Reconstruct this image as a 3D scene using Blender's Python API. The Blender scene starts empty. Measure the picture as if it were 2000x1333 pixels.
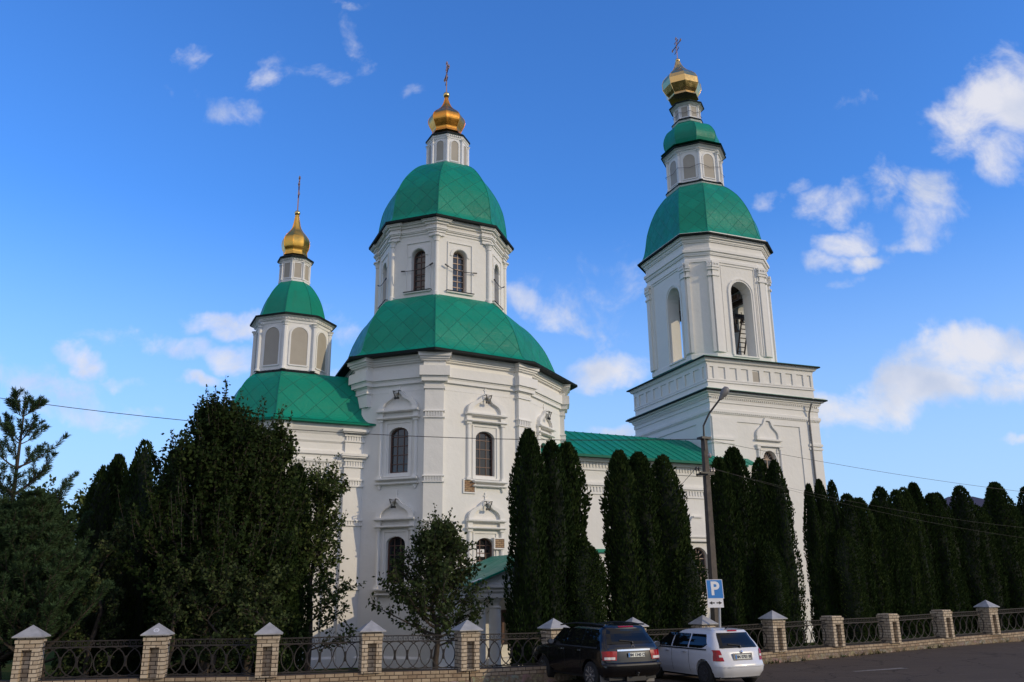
import bpy, bmesh, math, random
from mathutils import Vector, Matrix
random.seed(7)
R = math.radians
col = bpy.context.scene.collection
sc = bpy.context.scene

# ---------------------------------------------------------------- camera
EYE = Vector((0, 0, 2.55))
PITCH, ROLL = R(16.3), R(-0.6)
FPX = 5716 * math.tan(PITCH)              # focal length in pixels of the 2000 px wide photograph
_f = Vector((0, math.cos(PITCH), math.sin(PITCH)))
_r = Vector((1, 0, 0)); _u = _r.cross(_f)
_rr = math.cos(ROLL) * _r + math.sin(ROLL) * _u
_uu = -math.sin(ROLL) * _r + math.cos(ROLL) * _u
cam_d = bpy.data.cameras.new('camera'); cam = bpy.data.objects.new('camera', cam_d); col.objects.link(cam)
cam.matrix_world = Matrix(((_rr.x, _uu.x, -_f.x, EYE.x), (_rr.y, _uu.y, -_f.y, EYE.y), (_rr.z, _uu.z, -_f.z, EYE.z), (0, 0, 0, 1)))
cam_d.sensor_width = 36; cam_d.lens = 36 * FPX / 2000
cam_d.clip_start = 0.1; cam_d.clip_end = 6000
sc.camera = cam

def ray(x, y): return _f + _rr * ((x - 1000) / FPX) + _uu * ((666.5 - y) / FPX)
def UZ(x, y, z):                           # point at height z seen at that pixel
    d = ray(x, y); return EYE + d * ((z - EYE.z) / d.z)
def UY(x, y, Y):                           # point at distance Y seen at that pixel
    d = ray(x, y); return EYE + d * (Y / d.y)

# ---------------------------------------------------------------- light
SUN_AZ, SUN_EL = R(-23), R(20)             # azimuth from +X, counter-clockwise
SUN_STR, SKY_STR, EXPO = 2.15, 0.13, -0.05
sd = bpy.data.lights.new('sun', 'SUN'); sun = bpy.data.objects.new('sun', sd); col.objects.link(sun)
sd.energy = SUN_STR; sd.angle = R(0.6); sd.color = (1.0, 0.82, 0.56)
sv = Vector((math.cos(SUN_AZ) * math.cos(SUN_EL), math.sin(SUN_AZ) * math.cos(SUN_EL), math.sin(SUN_EL)))
sun.rotation_euler = sv.to_track_quat('Z', 'Y').to_euler()
vs = sc.view_settings; vs.view_transform = 'Standard'; vs.look = 'None'; vs.exposure = EXPO; vs.gamma = 1; vs.use_curve_mapping = False

# ---------------------------------------------------------------- node helpers
class NT:
    def __init__(s, nt): s.nt = nt; s.n = nt.nodes; s.l = nt.links
    def node(s, t, **k):
        n = s.n.new(t)
        for a, b in k.items(): setattr(n, a, b)
        return n
    def put(s, sock, v):
        if isinstance(v, bpy.types.NodeSocket): s.l.new(v, sock)
        elif v is not None: sock.default_value = v
    def math(s, op, a, b=None, c=None, clamp=False):
        n = s.node('ShaderNodeMath', operation=op, use_clamp=clamp); s.put(n.inputs[0], a)
        if b is not None: s.put(n.inputs[1], b)
        if c is not None: s.put(n.inputs[2], c)
        return n.outputs[0]
    def noise(s, vec, scale, detail=4, rough=.55, dim='3D', dist=0):
        n = s.node('ShaderNodeTexNoise', noise_dimensions=dim); s.put(n.inputs['Vector'], vec)
        n.inputs['Scale'].default_value = scale; n.inputs['Detail'].default_value = detail; n.inputs['Roughness'].default_value = rough
        n.inputs['Distortion'].default_value = dist
        return n.outputs['Fac'], n.outputs['Color']
    def mix(s, f, a, b, mode='MIX'):
        n = s.node('ShaderNodeMix', data_type='RGBA', blend_type=mode)
        s.put(n.inputs['Factor'], f); s.put(n.inputs['A'], a) if False else None
        ins = [i for i in n.inputs if i.type == 'RGBA']; s.put(ins[0], a); s.put(ins[1], b)
        return [o for o in n.outputs if o.type == 'RGBA'][0]
    def ramp(s, f, stops):
        n = s.node('ShaderNodeValToRGB'); s.put(n.inputs[0], f); e = n.color_ramp.elements
        while len(e) < len(stops): e.new(0.5)
        for el, (p, c) in zip(e, stops): el.position = p; el.color = c if len(c) == 4 else (*c, 1)
        return n.outputs[0]
    def smooth(s, f, a, b, lo=0., hi=1.):
        n = s.node('ShaderNodeMapRange', interpolation_type='SMOOTHSTEP'); s.put(n.inputs[0], f)
        for i, v in enumerate((a, b, lo, hi)): n.inputs[i + 1].default_value = v
        return n.outputs[0]
    def mapping(s, vec, scale=(1, 1, 1), rot=(0, 0, 0), loc=(0, 0, 0)):
        n = s.node('ShaderNodeMapping'); s.put(n.inputs[0], vec); n.inputs['Scale'].default_value = scale
        n.inputs['Rotation'].default_value = rot; n.inputs['Location'].default_value = loc
        return n.outputs[0]
def c4(c): return (*c, 1) if len(c) == 3 else c

# ---------------------------------------------------------------- sky with clouds (fixed in world directions)
w = bpy.data.worlds.new("World"); sc.world = w; w.use_nodes = True
t = NT(w.node_tree); t.n.clear()
sky = t.node('ShaderNodeTexSky', sky_type='NISHITA'); sky.sun_disc = False
sky.sun_elevation = SUN_EL; sky.sun_rotation = math.pi / 2 - SUN_AZ
sky.air_density = 1.0; sky.dust_density = 0.35; sky.ozone_density = 2.2; sky.altitude = 150
geo = t.node('ShaderNodeTexCoord'); vec = geo.outputs['Generated']
sep = t.node('ShaderNodeSeparateXYZ'); t.put(sep.inputs[0], vec)
yy = t.math('MAXIMUM', sep.outputs[1], 0.05)
cu = t.math('DIVIDE', sep.outputs[0], yy); cv = t.math('DIVIDE', sep.outputs[2], yy)
cmb = t.node('ShaderNodeCombineXYZ'); t.put(cmb.inputs[0], cu); t.put(cmb.inputs[1], cv)
pv = cmb.outputs[0]
wf, wc = t.noise(pv, 7.0, 5, .6)
wsub = t.node('ShaderNodeVectorMath', operation='SUBTRACT'); t.put(wsub.inputs[0], wc); wsub.inputs[1].default_value = (.5, .5, .5)
wsc = t.node('ShaderNodeVectorMath', operation='SCALE'); t.put(wsc.inputs[0], wsub.outputs[0]); wsc.inputs['Scale'].default_value = 0.11
wad = t.node('ShaderNodeVectorMath', operation='ADD'); t.put(wad.inputs[0], pv); t.put(wad.inputs[1], wsc.outputs[0])
s2 = t.node('ShaderNodeSeparateXYZ'); t.put(s2.inputs[0], wad.outputs[0])
# (px, py, semi-axis a, semi-axis b in px, tilt deg, strength)
CL = [(1960, 195, 95, 85, 30, 1.35), (1900, 240, 75, 60, 40, 1.1), (1960, 310, 60, 60, 60, 1.1), (1815, 420, 66, 50, 60, 1.05), (1790, 462, 60, 28, 15, .9), (1740, 370, 40, 42, 50, .8),
      (1610, 385, 66, 40, 5, .95), (1475, 382, 30, 22, 20, .7), (1540, 352, 36, 18, 20, .6), (1655, 470, 60, 30, 20, .85), (1610, 520, 46, 20, 0, .8), (1690, 518, 46, 18, 10, .8), (1620, 575, 50, 14, 15, .45),
      (1890, 690, 130, 52, 14, 1.5), (1700, 790, 130, 38, 12, 1.3), (1800, 750, 170, 55, 22, 1.35), (1990, 860, 35, 12, 10, .8), (1990, 740, 70, 45, 10, 1.2),
      (1190, 718, 85, 30, 8, .95), (1215, 842, 50, 18, 0, .9), (1060, 610, 75, 34, -20, .9), (1130, 640, 60, 22, -30, .6), (1150, 560, 120, 60, 25, .30), (1210, 520, 80, 26, 0, .3),
      (545, 130, 55, 26, 40, .50), (415, 200, 85, 26, -25, .48), (615, 132, 60, 20, -25, .40), (370, 140, 32, 18, 40, .24), (680, 70, 60, 20, -70, .26), (470, 215, 50, 12, -10, .3), (670, 5, 50, 10, 0, .4), (730, 170, 60, 10, 0, .2),
      (450, 620, 75, 26, -5, 1.15), (390, 672, 110, 26, -12, .85), (450, 690, 60, 26, -15, .75), (395, 752, 40, 16, 0, .8), (150, 700, 48, 26, -20, 1.1), (240, 738, 48, 12, 0, .5), (60, 755, 130, 36, -12, .78), (180, 800, 130, 22, -6, .75), (20, 705, 40, 14, 0, .5),
      (680, 640, 60, 30, -30, .55), (655, 735, 30, 14, 0, .6), (190, 655, 60, 12, 0, .25), (1670, 200, 50, 12, 20, .22), (1300, 640, 90, 40, 10, .16)]
acc = None
for (px, py, a, b, th, st) in CL:
    d = ray(px, py); u0, v0 = d.x / d.y, d.z / d.y
    k = FPX * math.cos(PITCH) * .96 / (1 + .25 * u0 * u0)
    sa, sb = a / k * 1.3, b / k * 1.3
    du = t.math('SUBTRACT', s2.outputs[0], u0); dv = t.math('SUBTRACT', s2.outputs[1], v0)
    ct, sn = math.cos(R(th)), math.sin(R(th))
    p1 = t.math('ADD', t.math('MULTIPLY', du, ct / sa), t.math('MULTIPLY', dv, sn / sa))
    p2 = t.math('ADD', t.math('MULTIPLY', du, -sn / sb), t.math('MULTIPLY', dv, ct / sb))
    q = t.math('MULTIPLY', t.math('SUBTRACT', 1.0, t.math('ADD', t.math('MULTIPLY', p1, p1), t.math('MULTIPLY', p2, p2))), st)
    acc = q if acc is None else t.math('SMOOTH_MAX', acc, q, .12)
nf, _ = t.noise(pv, 13.0, 9, .62, dist=.35)
nf2, _ = t.noise(t.mapping(pv, (1, 2.2, 1), (0, 0, R(25))), 5.0, 4, .5)
dens = t.math('ADD', acc, t.math('MULTIPLY', t.math('SUBTRACT', nf, .55), 3.0))
dens = t.math('ADD', dens, t.math('MULTIPLY', t.math('SUBTRACT', nf2, .5), .5))
cm = t.smooth(dens, -.12, 1.30)
front = t.smooth(sep.outputs[1], .05, .3)
cm = t.math('MULTIPLY', cm, front)
cm = t.math('MULTIPLY', cm, .93)
# thicker middle is brighter, undersides a touch greyer
nb, _ = t.noise(t.mapping(pv, loc=(-.012, .02, 0)), 9.0, 5, .5)
ccol = t.ramp(nb, [(.32, (.56, .63, .80)), (.55, (.84, .84, .90))])
hs = t.node('ShaderNodeHueSaturation'); t.put(hs.inputs['Color'], sky.outputs[0])
hs.inputs['Hue'].default_value = .5; hs.inputs['Saturation'].default_value = 1.12; hs.inputs['Value'].default_value = 1.0
tint = t.mix(1.0, hs.outputs[0], (.81, 1.38, 2.15, 1), 'MULTIPLY')
lowf = t.smooth(sep.outputs[2], .02, .43, .85, 0)
tint = t.mix(lowf, tint, (.48 / SKY_STR, .69 / SKY_STR, .98 / SKY_STR, 1))
CLS = 1.0 / SKY_STR
csc = t.mix(1.0, ccol, (CLS, CLS, CLS, 1), 'MULTIPLY')
# broken warm cloud cover added behind the viewer, out of view, as fill light
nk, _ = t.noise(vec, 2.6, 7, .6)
back_fill = t.math('MULTIPLY', t.smooth(t.math('MULTIPLY', sep.outputs[1], -1.0), -.10, .25), t.smooth(nk, .36, .60))
skyc = t.mix(cm, tint, csc)
skyc = t.mix(t.math('MULTIPLY', back_fill, .85), skyc, (.80 / SKY_STR, .70 / SKY_STR, .60 / SKY_STR, 1))
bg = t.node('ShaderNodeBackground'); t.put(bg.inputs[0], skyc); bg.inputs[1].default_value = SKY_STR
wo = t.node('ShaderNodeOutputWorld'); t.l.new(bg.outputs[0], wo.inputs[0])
w.cycles.sampling_method = 'MANUAL'; w.cycles.sample_map_resolution = 512

# ---------------------------------------------------------------- materials
M = {}
def new_mat(name):
    m = bpy.data.materials.new(name); m.use_nodes = True; t = NT(m.node_tree)
    b = m.node_tree.nodes['Principled BSDF']; M[name] = m
    return t, b
def bump(t, b, h, dist=.01, strength=.5):
    n = t.node('ShaderNodeBump'); n.inputs['Strength'].default_value = strength; n.inputs['Distance'].default_value = dist
    t.put(n.inputs['Height'], h); t.l.new(n.outputs[0], b.inputs['Normal'])
def simple(name, c, rough=.6, metal=0., var=.12, scale=3., spec=None, coat=0., bmp=0):
    t, b = new_mat(name); tc = t.node('ShaderNodeTexCoord')
    f, _ = t.noise(tc.outputs['Object'], scale, 6, .6)
    lo = tuple(x * (1 - var) for x in c); hi = tuple(min(1, x * (1 + var)) for x in c)
    t.put(b.inputs['Base Color'], t.ramp(f, [(.3, lo), (.7, hi)])); b.inputs['Roughness'].default_value = rough; b.inputs['Metallic'].default_value = metal
    if spec is not None: b.inputs['Specular IOR Level'].default_value = spec
    if coat: b.inputs['Coat Weight'].default_value = coat; b.inputs['Coat Roughness'].default_value = .05
    if bmp: bump(t, b, f, bmp)
    return M[name]
def wall_mat(name, c):
    t, b = new_mat(name); tc = t.node('ShaderNodeTexCoord'); o = tc.outputs['Object']
    f, _ = t.noise(o, .6, 5, .6); g, _ = t.noise(t.mapping(o, (1.6, 1.6, .22)), 1.5, 6, .65); h, _ = t.noise(o, 22, 4, .6)
    base = t.ramp(f, [(.3, tuple(x * .955 for x in c)), (.7, c)])
    streak = t.smooth(g, .60, .80, 0, .34)
    base = t.mix(streak, base, (c[0] * .66, c[1] * .68, c[2] * .67, 1))
    t.put(b.inputs['Base Color'], base); b.inputs['Roughness'].default_value = .82
    b.inputs['Specular IOR Level'].default_value = .25
    pw, _ = t.noise(o, 2.4, 3, .5); base = t.mix(t.smooth(pw, .58, .70, 0, .10), base, (c[0] * .84, c[1] * .85, c[2] * .88, 1)); t.put(b.inputs['Base Color'], base)
    bump(t, b, t.math('ADD', t.math('MULTIPLY', h, .25), t.math('MULTIPLY', pw, 1.6)), .03, .45)
wall_mat('white_plaster', (.78, .765, .715)); wall_mat('white_trim', (.79, .775, .73)); wall_mat('white_timber', (.78, .78, .77))
def roof_mat(name, mode, base=(.003, .225, .142)):
    t, b = new_mat(name); uv = t.node('ShaderNodeUVMap'); uv.uv_map = 'uv'
    s = t.node('ShaderNodeSeparateXYZ'); t.put(s.inputs[0], uv.outputs[0]); U, V = s.outputs[0], s.outputs[1]
    tc = t.node('ShaderNodeTexCoord')
    f, _ = t.noise(tc.outputs['Object'], 1.2, 5, .6)
    if mode == 'diamond':
        k = .88
        a = t.math('ADD', t.math('MULTIPLY', U, k), t.math('MULTIPLY', V, k * .95)); c = t.math('SUBTRACT', t.math('MULTIPLY', U, k), t.math('MULTIPLY', V, k * .95))
        la = t.math('ABSOLUTE', t.math('SUBTRACT', t.math('FRACT', a), .5)); lc = t.math('ABSOLUTE', t.math('SUBTRACT', t.math('FRACT', c), .5))
        line = t.math('MAXIMUM', t.smooth(la, .466, .490), t.smooth(lc, .466, .490))
        cell = t.node('ShaderNodeTexWhiteNoise', noise_dimensions='2D'); cc = t.node('ShaderNodeCombineXYZ'); t.put(cc.inputs[0], t.math('FLOOR', a)); t.put(cc.inputs[1], t.math('FLOOR', c)); t.put(cell.inputs['Vector'], cc.outputs[0])
        cv_ = cell.outputs[0]
    elif mode == 'seam':
        a = t.math('MULTIPLY', U, 1.7); la = t.math('ABSOLUTE', t.math('SUBTRACT', t.math('FRACT', a), .5)); line = t.smooth(la, .455, .49); cv_ = t.math('FRACT', t.math('MULTIPLY', t.math('FLOOR', a), .37))
    else:
        line = None; cv_ = f
    fl, _ = t.noise(tc.outputs['Object'], .45, 3, .5); fd, _ = t.noise(tc.outputs['Object'], 2.6, 4, .6)
    v = t.math('ADD', t.math('ADD', t.math('MULTIPLY', f, .35), t.math('MULTIPLY', cv_, .35)), t.math('MULTIPLY', fl, .3))
    cl = t.ramp(v, [(.2, tuple(x * .82 for x in base)), (.8, tuple(x * 1.16 for x in base))])
    if line is not None:
        cl = t.mix(t.math('MULTIPLY', line, .40), cl, (base[0] * .3, base[1] * .3, base[2] * .35, 1)); bump(t, b, t.math('ADD', t.math('MULTIPLY', line, -1.0 if mode == 'diamond' else 1.5), t.math('MULTIPLY', fd, 2.2)), .02, .65)
    st_, _ = t.noise(t.mapping(tc.outputs['Object'], (2.2, 2.2, .35)), 1.2, 5, .6); cl = t.mix(t.smooth(st_, .55, .78, 0, .35), cl, (base[0] + .03, base[1] * .62, base[2] * .62, 1))
    t.put(b.inputs['Base Color'], cl); t.put(b.inputs['Roughness'], t.smooth(fd, .3, .7, .38, .58)); b.inputs['Specular IOR Level'].default_value = .25
roof_mat('green_diamond_roof', 'diamond'); roof_mat('green_seam_roof', 'seam'); roof_mat('green_sheet', 'plain')
simple('dark_metal_edge', (.006, .012, .012), .7, 0, .2, spec=.2); simple('green_gutter', (.004, .13, .08), .6, spec=.2)
def gold(name, c, rough):
    t, b = new_mat(name); tc = t.node('ShaderNodeTexCoord'); f, _ = t.noise(tc.outputs['Object'], 2.5, 5, .6)
    t.put(b.inputs['Base Color'], t.ramp(f, [(.3, tuple(x * .85 for x in c)), (.7, c)])); b.inputs['Metallic'].default_value = 1
    t.put(b.inputs['Roughness'], t.smooth(f, .3, .7, rough * .8, rough * 1.25)); bump(t, b, f, .02, .4)
gold('gold_leaf', (.88, .50, .10), .34); gold('pale_gold', (.84, .58, .24), .24); gold('copper_gold', (.86, .38, .07), .30); gold('rosy_gilt', (.62, .38, .30), .45)
simple('beige_panel', (.38, .345, .29), .7, 0, .07, 1.2)
simple('window_frame_brown', (.11, .055, .04), .5); simple('window_frame_tan', (.42, .31, .24), .6); simple('black_iron', (.018, .017, .016), .5, .0, .3, 8)
simple('rusty_iron', (.022, .017, .014), .7, .0, .45, 9); simple('wood_beam', (.05, .032, .022), .7, 0, .3); simple('bronze', (.05, .04, .03), .4, .6)
simple('paper', (.75, .75, .78), .8); simple('interior_plaster', (.62, .54, .42), .9); simple('inside_dark', (.03, .028, .028), .9)
def glass(name, c, rough=.06):
    t, b = new_mat(name); tc = t.node('ShaderNodeTexCoord'); f, _ = t.noise(tc.outputs['Object'], 1.6, 3)
    b.inputs['Base Color'].default_value = c4(c); b.inputs['Roughness'].default_value = rough; b.inputs['Specular IOR Level'].default_value = .8
    bump(t, b, f, .03 if rough > .05 else .004, .25)
glass('window_glass', (.02, .022, .025)); glass('car_glass', (.004, .005, .006), .03); M['car_glass'].node_tree.nodes['Principled BSDF'].inputs['Specular IOR Level'].default_value = .35; glass('mirrored_glass', (.35, .36, .37), .1)
def brick(name, c1, c2, mortar, bw=.25, bh=.088, dark=0):
    t, b = new_mat(name); uv = t.node('ShaderNodeUVMap'); uv.uv_map = 'uv'
    br = t.node('ShaderNodeTexBrick'); t.put(br.inputs['Vector'], uv.outputs[0]); br.inputs['Color1'].default_value = c4(c1); br.inputs['Color2'].default_value = c4(c2); br.inputs['Mortar'].default_value = c4(mortar)
    br.inputs['Scale'].default_value = 1; br.inputs['Mortar Size'].default_value = .011; br.inputs['Mortar Smooth'].default_value = .2; br.inputs['Brick Width'].default_value = bw; br.inputs['Row Height'].default_value = bh
    tc = t.node('ShaderNodeTexCoord'); f, _ = t.noise(tc.outputs['Object'], 5, 6, .65); g, _ = t.noise(tc.outputs['Object'], 1.3, 4, .6)
    cc = t.mix(t.smooth(f, .45, .75, 0, .55), br.outputs['Color'], (c2[0] * .5, c2[1] * .45, c2[2] * .4, 1))
    cc = t.mix(t.smooth(g, .56, .72, 0, dark), cc, (.06, .045, .03, 1))
    t.put(b.inputs['Base Color'], cc); b.inputs['Roughness'].default_value = .9
    bump(t, b, t.math('SUBTRACT', t.math('MULTIPLY', f, .4), br.outputs['Fac']), .012, .8)
brick('pale_brick', (.55, .46, .34), (.42, .33, .23), (.07, .055, .04), .255, .1)
brick('worn_brick', (.42, .33, .22), (.27, .19, .12), (.05, .035, .025), .255, .1, .55)
brick('red_brick', (.30, .16, .09), (.40, .27, .15), (.10, .07, .05), .26, .09)
def rubble(name):
    t, b = new_mat(name); tc = t.node('ShaderNodeTexCoord'); o = tc.outputs['Object']
    v = t.node('ShaderNodeTexVoronoi'); t.put(v.inputs['Vector'], o); v.inputs['Scale'].default_value = 4.5
    f, _ = t.noise(o, 9, 6, .65)
    cc = t.mix(t.smooth(f, .4, .7), t.ramp(f, [(.3, (.16, .11, .06)), (.7, (.33, .26, .17))]), v.outputs['Color']); cc = t.mix(.85, cc, (.26, .2, .13, 1))
    t.put(b.inputs['Base Color'], t.mix(t.smooth(f, .3, .65, .6, 0), cc, (.09, .06, .035, 1))); b.inputs['Roughness'].default_value = .95
    bump(t, b, t.math('ADD', f, t.math('MULTIPLY', v.outputs['Distance'], .6)), .05, .9)
rubble('rubble_stone')
simple('zinc_cap', (.36, .35, .335), .55, .12, .2, 4); simple('concrete', (.095, .08, .065), .9, 0, .25, 6, bmp=.01); simple('lamp_grey', (.17, .165, .165), .5); simple('sign_metal', (.45, .46, .47), .5, .2)
simple('sign_blue', (.03, .21, .58), .45, 0, .05); simple('sign_white', (.78, .78, .80), .5, 0, .05); simple('sign_black', (.015, .013, .015), .5)
simple('car_black', (.004, .004, .005), .25, 0, .1, spec=.35, coat=.55); simple('car_white', (.62, .62, .63), .3, 0, .02, spec=.5, coat=.8)
simple('black_plastic', (.012, .012, .013), .55); simple('rubber', (.012, .012, .012), .8, bmp=.004); simple('alloy', (.55, .57, .62), .25, .9, .05); simple('chrome', (.8, .8, .82), .1, 1, .02)
simple('red_lamp', (.30, .004, .004), .25, 0, .2, 14, spec=.3, coat=.25); simple('clear_lamp', (.62, .58, .55), .15, 0, .2, 20, spec=.7); simple('plate_white', (.72, .74, .66), .5, 0, .05)
simple('plate_text', (.02, .03, .06), .5); simple('steel_wheel', (.05, .05, .055), .45, .3); simple('dark_tile', (.05, .035, .045), .6); simple('wire_black', (.02, .02, .022), .6); simple('ceramic', (.35, .30, .28), .3)
simple('downspout_green', (.015, .20, .12), .4); simple('road_paint', (.20, .165, .125), .85, 0, .5, 9); simple('sticker', (.6, .6, .62), .5)
def ground_mats():
    t, b = new_mat('asphalt'); tc = t.node('ShaderNodeTexCoord'); o = tc.outputs['Object']
    f, _ = t.noise(o, 60, 5, .7); g, _ = t.noise(o, .7, 5, .6); h, _ = t.noise(t.mapping(o, (.35, 2.2, 1), (0, 0, R(22))), .9, 5, .6)
    cc = t.ramp(f, [(.3, (.058, .043, .030)), (.7, (.14, .105, .075))]); cc = t.mix(t.smooth(g, .42, .66, 0, .55), cc, (.085, .064, .048, 1)); cc = t.mix(t.smooth(h, .55, .72, 0, .4), cc, (.16, .12, .09, 1))
    vo = t.node('ShaderNodeTexVoronoi', feature='DISTANCE_TO_EDGE'); wv = t.node('ShaderNodeVectorMath', operation='ADD'); _, nc = t.noise(o, 1.4, 5, .6); t.put(wv.inputs[0], o); t.put(wv.inputs[1], nc); t.put(vo.inputs['Vector'], wv.outputs[0]); vo.inputs['Scale'].default_value = .45
    cc = t.mix(t.smooth(vo.outputs['Distance'], .004, .016, .65, 0), cc, (.02, .016, .013, 1))
    t.put(b.inputs['Base Color'], cc); b.inputs['Roughness'].default_value = .95; b.inputs['Specular IOR Level'].default_value = .12; bump(t, b, f, .012, .7)
    t, b = new_mat('grass_soil'); tc = t.node('ShaderNodeTexCoord'); o = tc.outputs['Object']
    f, _ = t.noise(o, 14, 6, .7); g, _ = t.noise(o, .8, 4, .6)
    cc = t.ramp(f, [(.3, (.022, .034, .010)), (.7, (.065, .085, .028))]); cc = t.mix(t.smooth(g, .5, .7, 0, .6), cc, (.075, .06, .03, 1))
    t.put(b.inputs['Base Color'], cc); b.inputs['Roughness'].default_value = 1; b.inputs['Specular IOR Level'].default_value = 0; bump(t, b, f, .04, 1)
ground_mats()
def leaf_mat(name, c, tr=.25, var=.35, var2=None):
    t, b = new_mat(name); tc = t.node('ShaderNodeTexCoord'); o = tc.outputs['Object']
    g = t.node('ShaderNodeNewGeometry'); f, _ = t.noise(o, 1.6, 4, .6)
    oi = t.node('ShaderNodeObjectInfo')
    v = t.math('ADD', t.math('MULTIPLY', f, .5), t.math('MULTIPLY', g.outputs['Random Per Island'], .4)); v = t.math('ADD', v, t.math('MULTIPLY', oi.outputs['Random'], .26))
    lo = tuple(x * (1 - var) for x in c); hi = var2 or tuple(x * (1 + var) for x in c)
    t.put(b.inputs['Base Color'], t.ramp(v, [(.25, lo), (.62, c), (.85, hi)])); b.inputs['Roughness'].default_value = .8; b.inputs['Specular IOR Level'].default_value = .05
    tl = t.node('ShaderNodeBsdfTranslucent'); t.put(tl.inputs[0], t.ramp(v, [(.25, tuple(x * 1.1 for x in lo)), (.85, tuple(min(1, x * 1.5) for x in hi))]))
    mx = t.node('ShaderNodeMixShader'); mx.inputs[0].default_value = tr; t.l.new(b.outputs[0], mx.inputs[1]); t.l.new(tl.outputs[0], mx.inputs[2])
    t.l.new(mx.outputs[0], M[name].node_tree.nodes['Material Output'].inputs[0])
leaf_mat('thuja_foliage', (.018, .034, .009), .10, .5, (.040, .060, .016)); leaf_mat('linden_leaves', (.026, .044, .012), .2, .45, (.12, .15, .045)); leaf_mat('fruit_leaves', (.036, .054, .018), .25, .4, (.10, .13, .05))
leaf_mat('pine_needles', (.050, .085, .036), .12, .35); leaf_mat('shrub_leaves', (.032, .050, .018), .2, .4, (.09, .11, .04)); leaf_mat('grass_blades', (.035, .052, .016), .2, .4)
simple('thuja_core', (.008, .014, .006), 1, 0, .4); simple('bark', (.055, .042, .032), .95, 0, .35, 9, bmp=.02)
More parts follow.
